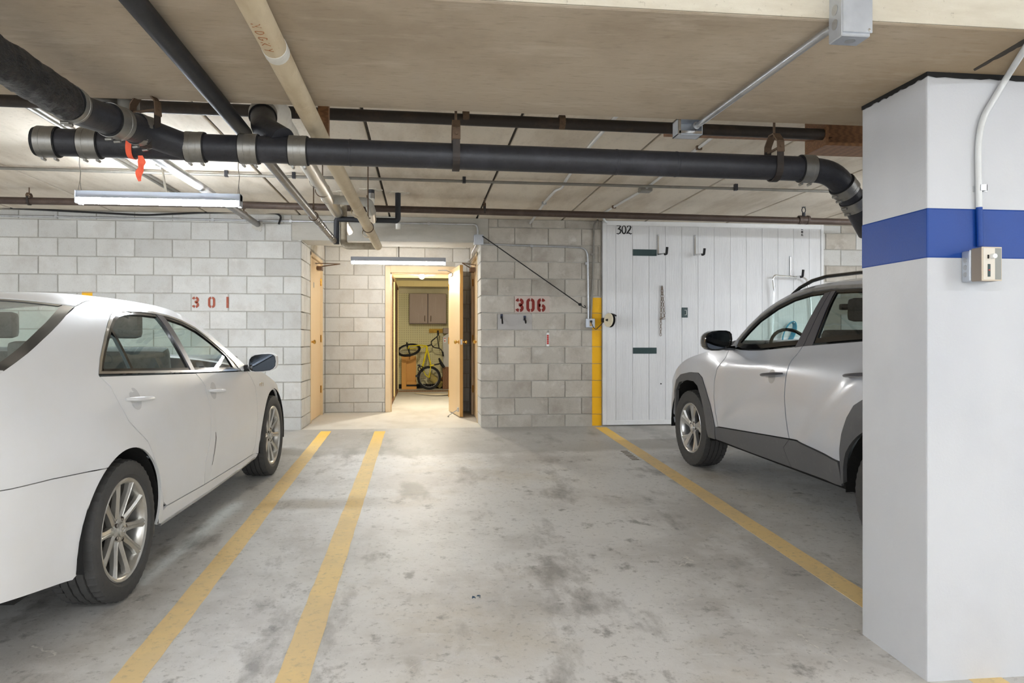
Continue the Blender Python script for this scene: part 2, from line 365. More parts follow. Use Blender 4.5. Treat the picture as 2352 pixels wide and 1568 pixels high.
# white efflorescence lines wandering over the slab
def crack(pts, w, seed):
    rr = random.Random(seed); P = [onfloor(*p) for p in pts]; Q = []
    for a, b in zip(P[:-1], P[1:]):
        for i in range(6): Q.append(a.lerp(b, i / 6) + Vector((rr.uniform(-.012, .012), rr.uniform(-.012, .012), 0)))
    V = []; f = []
    for i, q in enumerate(Q):
        ww = w * rr.uniform(.3, 1.2); V += [(q.x - ww * .4, q.y - ww, SL * (q.y - ww) + .0009), (q.x + ww * .4, q.y + ww, SL * (q.y + ww) + .0009)]
    for i in range(len(Q) - 1): f.append((2 * i, 2 * i + 1, 2 * i + 3, 2 * i + 2))
    return MB().add(V, f).build('crack_line', M['salt'], floor, fix=True)
M['salt'] = mat('efflorescence', (222, 219, 212), .8, layers=(('N', 60, 1, (186, 182, 175), .45, .6, .8),))
for i, (pts, w) in enumerate((([(1600, 1373), (1550, 1385), (1546, 1396), (1562, 1410), (1590, 1435)], .005), ([(1975, 1444), (1935, 1450), (1890, 1440), (1830, 1437)], .005), ([(1830, 1450), (1860, 1480), (1905, 1505), (1950, 1520)], .005), ([(1575, 1275), (1590, 1290), (1560, 1298), (1570, 1280), (1580, 1277)], .007), ([(1060, 1495), (1035, 1520), (975, 1512), (930, 1540)], .006), ([(90, 1520), (130, 1500), (60, 1478)], .006))): crack(pts, w, i)
for (px, py, a, b) in ((1296, 1077, .05, .028), (1292, 1057, .02, .012), (375, 1163, .03, .018)):
    q = onfloor(px, py); P = [(q.x + math.cos(t) * a * (1 + .2 * math.sin(3 * t)), q.y + math.sin(t) * b, SL * (q.y + math.sin(t) * b) + .0007) for t in [2 * math.pi * k / 16 for k in range(16)]]
    MB().add(P, [tuple(range(16))]).build('pale_spot', M['salt'], floor)
# block walls
_cache = {}
ZK0, CH, BL = .503, .2032, .4064
def block_mesh(Lb, h, axis, m, sgn=-1):
    key = (round(Lb, 3), round(h, 3), axis, m.name, sgn)
    if key in _cache: return _cache[key]
    g = .005; a = Lb / 2 - g; b = h / 2 - g; c = .0035; d = .013
    v = [(-a, .02, -b), (a, .02, -b), (a, .02, b), (-a, .02, b), (-a, c - d, -b), (a, c - d, -b), (a, c - d, b), (-a, c - d, b),
         (-a + c, -d, -b + c), (a - c, -d, -b + c), (a - c, -d, b - c), (-a + c, -d, b - c)]
    f = [(0, 1, 2, 3), (8, 11, 10, 9)] + [(i, 4 + i, 4 + (i + 1) % 4, (i + 1) % 4) for i in range(4)] + [(4 + i, 8 + i, 8 + (i + 1) % 4, 4 + (i + 1) % 4) for i in range(4)]
    if axis == 'y': v = [(-sgn * p[1] * -1 if 0 else sgn * -p[1], p[0], p[2]) for p in v]
    me = bpy.data.meshes.new('block'); me.from_pydata(v, [], f)
    bm = bmesh.new(); bm.from_mesh(me); bmesh.ops.recalc_face_normals(bm, faces=bm.faces); bm.to_mesh(me); bm.free()
    me.materials.append(m); _cache[key] = me; return me
def blocks(parent, u0, u1, plane, z0, z1, anchor, odd_half=True, axis='x', sgn=-1, mats=('block',), holes=()):
    """running bond; plane is the face of the wall, rows share the levels of the whole place"""
    for k in range(-2, 13):
        a, b = ZK0 + CH * k, ZK0 + CH * (k + 1); a2, b2 = max(a, z0), min(b, z1)
        if b2 - a2 < .03: continue
        off = BL / 2 if ((k % 2) == 1) == odd_half else 0
        n0 = math.floor((u0 - anchor - off) / BL) - 1
        for n in range(n0, n0 + int((u1 - u0) / BL) + 4):
            segs = [(max(u0, anchor + off + n * BL), min(u1, anchor + off + (n + 1) * BL))]
            for (h0, h1, hz0, hz1) in holes:
                if (a2 + b2) / 2 > hz0 and (a2 + b2) / 2 < hz1:
                    ns = []
                    for (s0, s1) in segs:
                        if s0 < h0: ns.append((s0, min(s1, h0)))
                        if s1 > h1: ns.append((max(s0, h1), s1))
                    segs = ns
            for (s0, s1) in segs:
                if s1 - s0 < .03: continue
                mm = M[rnd.choice(mats)]; o = bpy.data.objects.new('block', block_mesh(s1 - s0, b2 - a2, axis, mm, sgn))
                j = rnd.uniform(-.0018, .0018); o.rotation_euler = (rnd.uniform(-.002, .002), rnd.uniform(-.002, .002), 0)
                o.location = ((s0 + s1) / 2, plane + j, (a2 + b2) / 2) if axis == 'x' else (plane + j, (s0 + s1) / 2, (a2 + b2) / 2)
                o.parent = parent; COL.objects.link(o)
J = .010
wbl = struct(bx((-10, YW + J, -.1), (XL - .01, YW + .25, ZC)).build('wall_back_left', M['mortar']))
blocks(wbl, -5.6, XL, YW + .013, .35, 2.84, XL, holes=((-1.495, 9, 2.54, 9),))
wbr = struct(MB().box((XR + .01, YW + J, -.1), (12, YW + .25, ZC)).build('wall_back_right', M['mortar']))
blocks(wbr, XR, 2.15, YW + .013, .35, 2.84, XR, mats=('block_warm',), holes=((-9, .78, 2.54, 9),))
blocks(wbr, 4.98, 7.0, YW + .013, .35, 2.84, 4.98 + .05, mats=('block_warm', 'block'))
# alcove
wab = struct(MB().box((XL - .2, YR + J, 0), (-.53, YR + .2, ZC)).box((.47, YR + J, 0), (XR + .2, YR + .2, ZC)).box((-.53, YR + J, 2.47), (.47, YR + .2, ZC)).build('wall_alcove_back', M['mortar']))
blocks(wab, XL, XR, YR + .013, ZF, ZC, XL, odd_half=False, holes=((-.53, .47, 0, 2.47),))
wal = struct(MB().box((XL - .2, YW + .02, 0), (XL - J, 9.57, ZC)).box((XL - .2, 10.69, 0), (XL - J, YR + .2, ZC)).box((XL - .2, 9.57, 2.5), (XL - J, 10.69, ZC)).build('wall_alcove_left', M['mortar']))
blocks(wal, YW + .002, YR, XL - .013, ZF, ZC, YW + .002, odd_half=False, axis='y', sgn=1, holes=((9.57, 10.69, 0, 2.5),))
war = struct(MB().box((XR + J, YW + .02, 0), (XR + .2, 9.37, ZC)).box((XR + J, 10.49, 0), (XR + .2, YR + .2, ZC)).box((XR + J, 9.37, 2.5), (XR + .2, 10.49, ZC)).build('wall_alcove_right', M['mortar']))
blocks(war, YW + .002, YR, XR + .013, ZF, ZC, YW + .002, odd_half=False, axis='y', sgn=-1, holes=((9.37, 10.49, 0, 2.5),))
lin_o = struct(MB().box((-1.49, YW + .002, 2.55), (.778, YW + .47, ZC), ch=.006).build('lintel', M['lintel']))
# painted stripes, patches and numbers on the block walls
def wall_paint(parent, x0, x1, z0, z1, m, name, lab, t=.0016):
    mb = MB()
    for k in range(-2, 13):
        a, b = max(z0, ZK0 + CH * k), min(z1, ZK0 + CH * (k + 1))
        if b - a > .01: mb.box((x0, YW - t - .0015, a + .003), (x1, YW + .01, b - .003))
    return mb.build(name, m, parent, label=lab)
wall_paint(wbr, 2.037, 2.152, .36, 1.912, M['wall_yellow'], 'painted_stripe', 'yellow painted stripe at the end of the block wall')
wall_paint(wbl, -3.772, -3.662, .36, 1.936, M['wall_yellow'], 'painted_stripe', 'yellow painted stripe rising behind the white sedan')
p, q = at(1143, 721, YW), at(1222, 757, YW); wall_paint(wbr, p.x, q.x, q.z, p.z, M['patch'], 'painted_patch', 'grey painted patch on one block', .0008)
p, q = at(1182, 679, YW), at(1262, 719, YW); wall_paint(wbr, p.x, q.x, q.z, p.z, M['pink'], 'painted_patch', 'pinkish overspray around the stencilled number', .0008)

def stroke(mb, pts, w, t, place, close=False):
    """flat brush stroke of width w along 2D pts; place(u, v, d) gives the 3D point"""
    P = [Vector((p[0], p[1], 0)) for p in pts]; n = len(P); V = []
    for i in range(n):
        a = P[i - 1] if (i or close) else P[i]; b = P[(i + 1) % n] if (i < n - 1 or close) else P[i]
        d = (b - a).normalized(); nn = Vector((-d.y, d.x, 0)); ww = w[i] if isinstance(w, (list, tuple)) else w
        k = 1.0
        if 0 < i < n - 1: k = 1 / max(.6, abs(nn.dot(Vector((-(P[i + 1] - P[i]).normalized().y, (P[i + 1] - P[i]).normalized().x, 0)))))
        for s_ in (-1, 1):
            e = P[i] + nn * (s_ * ww / 2 * k); V += [place(e.x, e.y, 0), place(e.x, e.y, t)]
    f = []
    for i in range(n - 1):
        a = i * 4; b = a + 4; f += [(a + 1, a + 3, b + 3, b + 1), (a, a + 1, b + 1, b), (a + 2, b + 2, b + 3, a + 3)]
    f += [(0, 2, 3, 1), (4 * n - 4, 4 * n - 3, 4 * n - 1, 4 * n - 2)]
    mb.add(V, f)
def arc(cx, cy, rx, ry, a0, a1, n=8): return [(cx + rx * math.cos(math.radians(a0 + (a1 - a0) * i / n)), cy + ry * math.sin(math.radians(a0 + (a1 - a0) * i / n))) for i in range(n + 1)]
# stencil digits in a box 1 high, .62 wide, stroke .2 (gaps where the stencil bridges run)
ST = {'0': [[(.27, .91)] + arc(.29, .73, .19, .18, 100, 180, 5) + arc(.29, .27, .19, .18, 180, 260, 5) + [(.27, .09)], [(.35, .91)] + arc(.33, .73, .19, .18, 80, 0, 5) + arc(.33, .27, .19, .18, 0, -80, 5) + [(.35, .09)]],
      '3': [arc(.28, .73, .19, .18, 165, 98, 5), [(.34, .91)] + arc(.33, .72, .18, .18, 78, -62, 7) + [(.36, .53), (.24, .52)], [(.36, .51)] + arc(.33, .28, .18, .19, 62, -78, 7) + [(.34, .09)], arc(.28, .27, .19, .18, 195, 262, 5)],
      '6': [arc(.33, .73, .19, .18, 15, 82, 5), [(.27, .91)] + arc(.29, .73, .19, .18, 100, 180, 4) + arc(.29, .27, .19, .18, 180, 262, 5), arc(.33, .29, .19, .20, -80, 80, 8), [(.26, .49), (.12, .49)]],
      '1': [[(.3, 0), (.3, 1)]]}
def stencil(text, x, z, h, adv, m, parent, lab, ws=.2):
    mb = MB()
    for i, ch in enumerate(text):
        for pl in ST[ch]: stroke(mb, pl, ws, .0025, lambda u, v, d, i=i: (x + i * adv + u * h, YW - .0018 - d, z + v * h))
    return mb.build('stencilled_number', m, parent, label=lab)
p, q = at(441, 681, YW), at(512, 707, YW)
stencil('301', p.x, q.z, p.z - q.z, (at(478, 690, YW).x - p.x), M['stencil2'], wbl, 'faded red stencilled number 301', .2)
p, q = at(1184, 685, YW), at(1255, 716, YW)
stencil('306', p.x, q.z, p.z - q.z, (at(1209, 690, YW).x - p.x), M['stencil'], wbr, 'dark red stencilled number 306', .215)

# ceiling planks, beam, column
ceil = struct(MB().box((-10, YW + .4, ZC + .02), (12, -7, ZC + .3)).build('ceiling', M['joint']))
struct(bx((-3.2, YW + .4, ZC), (3.2, 17.2, ZC + .25)).build('ceiling_alcove', M['ceil']))
GX = [-.38 + 1.024 * i for i in range(-9, 13)]
for i in range(len(GX) - 1):
    for (y0, y1) in ((3.2, YW + .38), (-7, 2.4)):
        o = MB().box((GX[i] + .011, y0, ZC + rnd.uniform(-.002, .002)), (GX[i + 1] - .011, y1, ZC + .06), ch=.008).build('plank', M['ceil'], ceil)
beam = struct(MB().box((-10, 2.22, ZS), (12, 3.30, ZC + .1), ch=.012).build('beam', M['beam']))
CXL, CXR, CYN, CYF = 1.878, 2.75, 2.60, 3.02
column = struct(MB().box((CXL, CYN, -.1), (CXR, CYF, ZS - .012), ch=.008).build('column', M['white_paint']))
def shell(z0, z1, t, m, name, lab):
    mb = MB(); mb.box((CXL - t, CYN - t, z0), (CXR + t, CYF + t, z1), ch=.006); return mb.build(name, m, column, label=lab)
struct(MB().box((-10, 2.2155, ZS + .004), (12, 2.2205, ZC - .002)).build('lit_face_slab', M['beam_face_lit']))  # added thin slab, its paler colour stands in for light on the beam
shell(1.693, 1.881, .0015, M['blue_paint'], 'painted_band', 'blue painted band around the white column')
mb = MB(); r = random.Random(3)
ring = []
def gap_strip(mb, a, b, n=24):
    a = Vector(a); b = Vector(b); V = []; f = []
    for i in range(n + 1):
        q = a.lerp(b, i / n); V += [(q.x, q.y, ZS + .002), (q.x, q.y, ZS - .014 - r.uniform(0, .009))]
    for i in range(n): f.append((2 * i, 2 * i + 1, 2 * i + 3, 2 * i + 2))
    mb.add(V, f)
for t in (.002,):
    gap_strip(mb, (CXL - t, CYF, 0), (CXL - t, CYN - t, 0)); gap_strip(mb, (CXL - t, CYN - t, 0), (CXR, CYN - t, 0))
mb.build('caulk_gap', M['rubber'], column, label='ragged black joint at the top of the column', fix=False)
# ragged dark crack in the soffit beside the column
mb = MB(); V = []; f = []; n = 16
for i in range(n + 1):
    t = i / n; px, py = 2236 + t * 140, 160 - t * 82; p = atz(px, py, ZS - .001); w = .012 + .022 * t + r.uniform(-.004, .004)
    V += [(p.x - .2 * w, p.y - w * .2, ZS - .0012), (p.x + w, p.y + w * .9, ZS - .0012), (p.x + w, p.y + w * .9, ZS + .004), (p.x - .2 * w, p.y - w * .2, ZS + .004)]
for i in range(n):
    for k in range(4): f.append((4 * i + k, 4 * i + (k + 1) % 4, 4 * i + 4 + (k + 1) % 4, 4 * i + 4 + k))
mb.add(V, f); mb.build('crack', M['joint'], beam, label='dark ragged crack in the soffit next to the column')

# ---------------------------------------------------------------- fluorescent lamps
def strip_lamp(loc, label, hang, L=1.22, rz=0., tubes=(-.032, .032), tm='tube'):
    t = thing('strip_lamp', label, 'lamp', mtx=Matrix.Translation(loc) @ Matrix.Rotation(rz, 4, 'Z'), group='fluorescent strip lamps')
    h = L / 2
    prof = [(-.040, -.002), (-.032, .008), (-.032, .052), (.032, .052), (.032, .008), (.040, -.002)]
    MB().prism([(-h, y, z) for y, z in prof], (L, 0, 0)).build('housing', M['lamp_white'], t, world=False)
    for sx in (-1, 1):
        x = sx * h
        MB().box((x - sx * .004, -.05, -.045), (x, .05, .05), ch=.003).build('end_plate', M['lamp_white'], t, world=False)
        for y in tubes: MB().box((x - sx * .028, y - .012, -.048), (x - sx * .004, y + .012, 0)).build('lampholder', M['white_plastic'], t, world=False)
    for y in tubes:
        MB().tube([(-h + .028, y, -.024), (h - .028, y, -.024)], .016, 10).build('tube', M[tm], t, smooth=True, world=False)
    zc = (ZC if loc[1] > 2.5 else ZC) - loc[2]
    if hang == 'wire':
        for sx in (-1, 1):
            x = sx * (h - .02); mb = MB()
            mb.tube([(x, .03, .05), (x, 0, .13), (x, -.03, .05)], .0022, 6); mb.tube([(x, 0, .12), (x + .006, 0, .2), (x - .004, 0, .26), (x, 0, zc)], .003, 6)
            mb.build('hanging_wire', M['galv_dark'], t, smooth=True, world=False)
    else:
        MB().cyl((0, 0, .05), (0, 0, zc), .008, 10).build('hanging_rod', M['galv_dark'], t, smooth=True, world=False)
    return t
lp = at(368, 458, 6.12)
strip_lamp((lp.x, 6.12, lp.z), 'lit strip lamp hung on wires above the white sedan', 'wire')
t2 = at(916, 600, 9.85)
strip_lamp((t2.x, 9.85, t2.z), 'lit strip lamp hung on a rod inside the alcove', 'rod', tubes=(0.,), tm='tube_dim')
for x, y, lab in ((-.5, -.9, 'strip lamp over the aisle behind the viewer'), (4.6, -.9, 'strip lamp over the aisle right of the viewer'), (-5.6, -.9, 'strip lamp over the aisle left of the viewer'),
             (5.05, 5.9, 'added strip lamp above the silver car, hidden by the column'), (-7.6, 6.1, 'strip lamp beyond the white sedan'), (9.0, .6, 'strip lamp at the far right of the aisle'), (2.0, -4.6, 'strip lamp at the rear wall of the garage')):
    strip_lamp((x, y, 2.62), lab, 'wire')  # out of view; the lamp behind the column is added to light the panelling
# electric box and stem above the first lamp
t = thing('ceiling_box', 'round grey electrical box on the ceiling above the left lamp', 'junction box', at(372, 400, 6.3))
c0 = at(372, 396, 6.4); c0.z = ZC
MB().lathe([(0, .045), (.03, .05), (.035, .03), (.036, .001)], c0, (0, 0, -1), 16).build('box', M['galv_dark'], t, smooth=True)
MB().cyl(c0 - Vector((0, 0, .03)), (lp.x + .02, 6.2, lp.z + .05), .009, 10).build('stem', M['galv_dark'], t, smooth=True)

# ---------------------------------------------------------------- drain pipe
DR = .0575; YD = 3.38
def band(parent, p, d, r=DR, w=.085):
    """stainless no-hub coupling: rubber sleeve, shield, two clamps with screws"""
    p = Vector(p); d = Vector(d).normalized(); e = r
    o = MB().lathe([(-w / 2, e), (-w / 2, e + .006), (w / 2, e + .006), (w / 2, e)], p, d, 28).build('coupling', M['rubber'], parent, smooth=True)
    k = w * .44
    MB().lathe([(-k, e + .0065), (-k, e + .0085), (-k * .4, e + .0085), (-k * .38, e + .0075), (k * .38, e + .0075), (k * .4, e + .0085), (k, e + .0085), (k, e + .0065)], p, d, 32).build('shield', M['steel_band'], o, smooth=True)
    dn = Vector((0, 0, -1)); dn = (dn - d * dn.dot(d)).normalized(); sd = d.cross(dn).normalized()
    for sx in (-1, 1):
        c = p + d * (sx * k * .68) + dn * (e + .013) + sd * .012
        MB().cyl(c - sd * .014, c + sd * .014, .006, 8).build('clamp_screw', M['steel_band'], o, smooth=True)
    return o
A, B = at(86, 325, YD), at(1852, 388, YD); dx = (B - A).normalized()
def onmain(px):
    lo, hi = 0., 1.
    for _ in range(40):
        mid = (lo + hi) / 2; q = A.lerp(B, mid); D = q.x * _s + q.y * _c; x = CX + F * (q.x * _c - q.y * _s) / D
        if x < px: lo = mid
        else: hi = mid
    return A.lerp(B, lo)
dp = thing('drain_pipe', 'thick black cast iron drain pipe with steel bands under the beam edge', 'pipe', A)
MB().tube([A, onmain(1070)], DR, 28).build('pipe_run', M['black_iron'], dp, smooth=True)
MB().tube([onmain(1069.9), B], DR * 1.003, 28).build('pipe_run', M['black_iron'], dp, smooth=True)
MB().lathe([(-.012, .001), (-.012, DR * .9), (-.008, DR + .002), (.012, DR + .002)], A, dx, 28).build('end_cap', M['rubber'], dp, smooth=True)
E1 = at(1912, 396, YD); E2 = at(1956, 452, YD + .06); E3 = at(1998, 530, YD + .12)
MB().tube([B - dx * .01, E1, E2, E3], DR * 1.01, 28, bend=.11).build('elbow', M['black_iron'], dp, smooth=True)
for px in (112, 209, 450, 573, 686): band(dp, onmain(px), dx)
band(dp, onmain(1857) , dx, DR * 1.01, .07)
d2 = (E2 - E1).normalized(); band(dp, E1.lerp(E2, .62), d2, DR * 1.01, .06); band(dp, E2 + (E3 - E2).normalized() * .035, (E3 - E2), DR * 1.01, .06)
for px in (805, 1415, 1552):
    q = onmain(px); MB().lathe([(-.006, DR), (-.004, DR + .0015), (.004, DR + .0015), (.006, DR)], q, dx, 28).build('seam_ring', M['black_iron'], dp, smooth=True)
# angled branch coming from the left
R2 = .0575
B1, B2, B3, B4 = atz(-260, -25, 2.20), atz(186, 254, 2.225), at(329, 301, YD - .12), onmain(425)
MB().tube([B1, B2.lerp(B1, .05), B2, B3.lerp(B2, .55), B3, B4], R2, 28, bend=.07).build('branch', M['black_iron'], dp, smooth=True)
mb = MB().tube([B1.lerp(B2.lerp(B1, .12), i / 60) for i in range(61)], R2 + .006, 40)
from mathutils import noise
mid = lambda p: B1 + (B2 - B1) * ((Vector(p) - B1).dot(B2 - B1) / (B2 - B1).length_squared)
mb.v = [tuple(Vector(p) + (Vector(p) - mid(p)).normalized() * (.006 * noise.noise(Vector(p) * 22) + .004 * noise.noise(Vector(p) * 55))) for p in mb.v]
mb.build('wrapping', M['tar_wrap'], dp, smooth=True, label='crinkled tarry wrapping of the branch')
band(dp, B2.lerp(B1, .085), B2 - B1, R2, .05); band(dp, B3.lerp(B2, .48), B3 - B2, R2); band(dp, B3, B4 - B3 + (B3 - B2), R2)
# wye with the black stub and the white elbow
W0, W1, W2 = at(650, 322, YD), at(606, 296, YD + .10), at(604, 268, YD + .22)
MB().tube([W0, W1, W2], DR * .98, 24, bend=.05).build('wye', M['black_iron'], dp, smooth=True)
W3 = at(604, 258, YD + .26); o = band(dp, W2.lerp(W3, .4), W3 - W2, DR * .98, .05)
# vertical drops joining from the ceiling
MB().tube([at(296, 262, YD - .02), Vector((at(296, 262, YD).x, YD - .0, ZC))], .042, 20).build('riser', M['galv_dark'], dp, smooth=True)
q = at(240, 268, YD); MB().tube([q, Vector((q.x, q.y, ZC))], .05, 20).build('riser', M['black_iron'], dp, smooth=True); band(dp, q + Vector((0, 0, .07)), (0, 0, 1), .05, .05)

def clevis(p, r, top, label, name='pipe_hanger', m='rusty', axis=(1, 0, 0), w=.032, yoke=.075):
    """strap under the pipe, bolted to a yoke and a threaded rod"""
    p = Vector(p); ax = Vector(axis).normalized(); sd = ax.cross(Vector((0, 0, 1))).normalized()
    t = thing(name, label, 'pipe hanger', (p.x, p.y, top), group='pipe hangers on threaded rods')
    R = r + .004; pts = [p + sd * R + Vector((0, 0, r + yoke * .35))] + [p + sd * (R * math.cos(a)) - Vector((0, 0, R * math.sin(a))) for a in [math.pi * i / 12 for i in range(13)]] + [p - sd * R + Vector((0, 0, r + yoke * .35))]
    V = []; f = []
    for q in pts:
        c = (p - q); c = Vector((c.x, c.y, c.z if q.z < p.z else 0)); n = c.normalized() * -.005
        V += [q - ax * w / 2, q + ax * w / 2, q + ax * w / 2 + n, q - ax * w / 2 + n]
    for i in range(len(pts) - 1):
        for k in range(4): f.append((4 * i + k, 4 * i + (k + 1) % 4, 4 * i + 4 + (k + 1) % 4, 4 * i + 4 + k))
    f += [(0, 1, 2, 3), tuple(range(len(V) - 4, len(V)))]
    MB().add(V, f).build('strap', M['dark_steel'] if m == 'rusty' else M[m], t)
    zt = p.z + r + yoke
    yk = [p + sd * R + Vector((0, 0, r + .0)), p + sd * R * .95 + Vector((0, 0, r + yoke * .55)), Vector((p.x, p.y, zt)) + sd * .02, Vector((p.x, p.y, zt)) - sd * .02, p - sd * R * .95 + Vector((0, 0, r + yoke * .55)), p - sd * R + Vector((0, 0, r))]
    V = []; f = []
    for q in yk:
        n = (q - p); n = Vector((n.x, n.y, n.z * .6)).normalized() * .005; V += [q - ax * w * .55 + n, q + ax * w * .55 + n, q + ax * w * .55 + n * 2.2, q - ax * w * .55 + n * 2.2]
    for i in range(len(yk) - 1):
        for k in range(4): f.append((4 * i + k, 4 * i + (k + 1) % 4, 4 * i + 4 + (k + 1) % 4, 4 * i + 4 + k))
    f += [(0, 1, 2, 3), tuple(range(len(V) - 4, len(V)))]
    MB().add(V, f).build('yoke', M['rusty'], t)
    b = Vector((0, 0, r + yoke * .3)); MB().cyl(p + b - sd * (R + .018), p + b + sd * (R + .018), .006, 8).build('bolt', M['rusty'], t, smooth=True)
    MB().cyl((p.x, p.y, zt - .012), (p.x, p.y, top), .006, 8).build('rod', M['rusty'], t, smooth=True)
    return t
clevis(onmain(1047), DR, ZC, 'hanger strap around the middle of the black drain pipe', yoke=.09)
clevis(onmain(1778), DR, ZC, 'hanger strap around the black drain pipe near the column', yoke=.09)
q = B3.lerp(B2, .06) + Vector((.01, .03, 0)); clevis(q, R2, ZC, 'rusty hanger loop over the angled branch of the drain pipe', yoke=.10, axis=(B4 - B2))
# orange ribbon tied round the stub
q = onmain(308); rb = thing('ribbon', 'orange plastic ribbon tied round the drain pipe, hanging down', 'ribbon', q - Vector((0, 0, DR)))
MB().lathe([(-.012, DR + .001), (-.012, DR + .003), (.012, DR + .003), (.012, DR + .001)], q, dx + Vector((.25, 0, -.2)), 24).build('loop', M['orange'], rb, smooth=True)
V = []; f = []; b0 = at(322, 357, YD - .065); n = 12
for i in range(n + 1):
    z = b0.z - .108 * i / n; w = .010 + .010 * math.sin(math.pi * min(1, i / n * 1.15)) ** 2; s_ = math.sin(i * .9) * .5 - .2
    x = b0.x + .006 * math.sin(i * .5); V += [(x - w * math.cos(s_), b0.y - w * math.sin(s_), z), (x + w * math.cos(s_), b0.y + w * math.sin(s_), z), (x + w * math.cos(s_), b0.y + w * math.sin(s_) + .0015, z), (x - w * math.cos(s_), b0.y - w * math.sin(s_) + .0015, z)]
for i in range(n):
    for k in range(4): f.append((4 * i + k, 4 * i + (k + 1) % 4, 4 * i + 4 + (k + 1) % 4, 4 * i + 4 + k))
MB().add(V, f).build('tail', M['orange'], rb, smooth=True)

# ---------------------------------------------------------------- the other pipes
zb = CZ + .972
t = thing('insulated_pipe', 'black foam insulated pipe running under the beam into bare grey steel', 'pipe', (-.8, -1, zb))
MB().tube([(-.80, -2, zb), (-.822, 3.62, zb)], .033, 20).build('foam_sleeve', M['foam'], t, smooth=True)
MB().tube([(-.822, 3.6, zb), (-.846, 7.42, zb)], .027, 20).build('steel_run', M['bare_steel'], t, smooth=True)
for y in (6.05, 6.14, 6.23, 6.42, 6.52, 6.95, 7.08, 7.2, 7.3): MB().lathe([(-.012, .0272), (-.010, .031), (.010, .031), (.012, .0272)], (-.822 - .024 * (y - 3.6) / 3.82, y, zb), (0, 1, 0), 20).build('fitting', M['steel_band'], t, smooth=True)
g0 = at(773, 556, 7.42); g1 = at(773, 503, 7.42); g2 = at(914, 507, 7.42); g3 = Vector((g2.x, 7.42, ZC))
t = thing('insulated_riser', 'black foam insulated pipe stepping up to the ceiling in front of the lintel', 'pipe', g0)
MB().tube([g0 - Vector((0, 0, .02)), g0, g1 - Vector((0, 0, .0)), g2, g3], .027, 18, bend=.03).build('foam_sleeve', M['foam'], t, smooth=True)
MB().lathe([(0, .024), (.05, .022), (.052, .001)], g2 - Vector((0, 0, .03)), (0, 0, -1), 16).build('white_stub', M['pvc'], t, smooth=True)
def patch(parent, p, r, seed):
    rr = random.Random(seed); n = 18; P = []
    for i in range(n):
        a = 2 * math.pi * i / n; k = r * rr.uniform(.6, 1.25); P.append((p.x + math.cos(a) * k * 1.5, p.y + math.sin(a) * k, ZC - .006))
    MB().prism(P, (0, 0, .007)).build('plaster_patch', M['plaster'], parent)
patch(t, g3, .07, 1)
zc_ = CZ + .968
t = thing('cream_pipe', 'cream canvas wrapped pipe under the beam, dropping in front of the alcove', 'pipe', (-.49, 1, zc_))
e0 = at(868, 565, 7.45); e1 = at(789, 565, 7.45)
MB().tube([(-.494, -2, zc_), (-.480, 3.75, zc_), (e0.x, 7.45, e0.z)], .040, 22).build('canvas_run', M['cream_pipe'], t, smooth=True)
MB().tube([e0 + Vector((-.0, -.06, 0)), e0, e1, Vector((e1.x, 7.45, ZC))], .034, 20, bend=.06).build('dusty_run', M['dusty_pipe'], t, smooth=True)
for y in (2.56, 5.6, 6.6): MB().lathe([(-.03, .0402), (-.028, .0418), (.028, .0418), (.03, .0402)], (-.494 + .0024 * (y + 2), y, zc_ - max(0, (y - 3.75) * (zc_ - e0.z) / 3.7)), (0, 1, 0), 22).build('tape', M['pvc'] if y < 3 else M['cream_pipe'], t, smooth=True)
patch(t, Vector((e1.x, 7.45, ZC)), .07, 2)
q = at(742, 262, 3.72); MB().box((q.x - .022, 3.70, q.z - .10), (q.x + .028, 3.75, ZC)).build('wood_block', M['wood_trim'], t)
# rust coloured letters written along the cream pipe
rust = mat('rust_paint', (172, 112, 72), .8); LT = {'M': [[(0, 0), (0, 1), (.3, .4), (.6, 1), (.6, 0)]], 'O': [arc(.3, .5, .3, .5, 0, 360, 10)], 'G': [arc(.3, .5, .3, .5, 50, 340, 9) + [(.6, .45), (.35, .45)]], 'K': [[(0, 0), (0, 1)], [(.6, 1), (0, .45), (.6, 0)]], 'Y': [[(0, 1), (.3, .5), (.3, 0)], [(.6, 1), (.3, .5)]]}
for i, ch in enumerate('MOGKY'):
    y0 = 2.27 + i * .046; mb = MB()
    for pl in LT[ch]:
        def plc(u, v, d, y0=y0):
            a = math.radians(-92 + (v - .5) * 38); R_ = .0403 + d; return (-.485 + math.cos(a) * R_ * 1.0, y0 + u * .036, zc_ + math.sin(a) * R_)
        stroke(mb, [(a, b) for a, b in pl], .09, .0008, plc)
    mb.build('painted_letter', rust, t, label='rust coloured hand written letter')
za = CZ + 1.245
t = thing('jacketed_pipe', 'bright aluminium jacketed pipe with a capped end above the alcove door', 'pipe', (-.815, 5, za))
MB().tube([(-.79, 4.55, za - .01), (-.815, 7.35, za), (-.818, 8.45, za - .01)], .052, 24).build('jacket', M['alu'], t, smooth=True)
for y in (5.95, 6.62, 7.35, 8.05): MB().lathe([(-.008, .0525), (-.006, .0555), (.006, .0555), (.008, .0525)], (-.815, y, za), (0, 1, 0), 24).build('jacket_band', M['steel_band'], t, smooth=True)
MB().lathe([(0, .053), (.05, .053), (.055, .046), (.09, .045), (.095, .035), (.097, .001)], (-.818, 8.44, za - .01), (0, 1, 0), 24).build('end_cap', M['alu'], t, smooth=True)
v0 = W3; MB().tube([W2.lerp(W3, .5), W3, at(611, 243, YD + .50), at(640, 262, 4.05), Vector((-.79, 4.35, za - .02)), Vector((-.79, 4.6, za - .01))], [.060, .062, .064, .064, .06, .056], 24).build('white_elbow', M['pvc'], t, smooth=True)
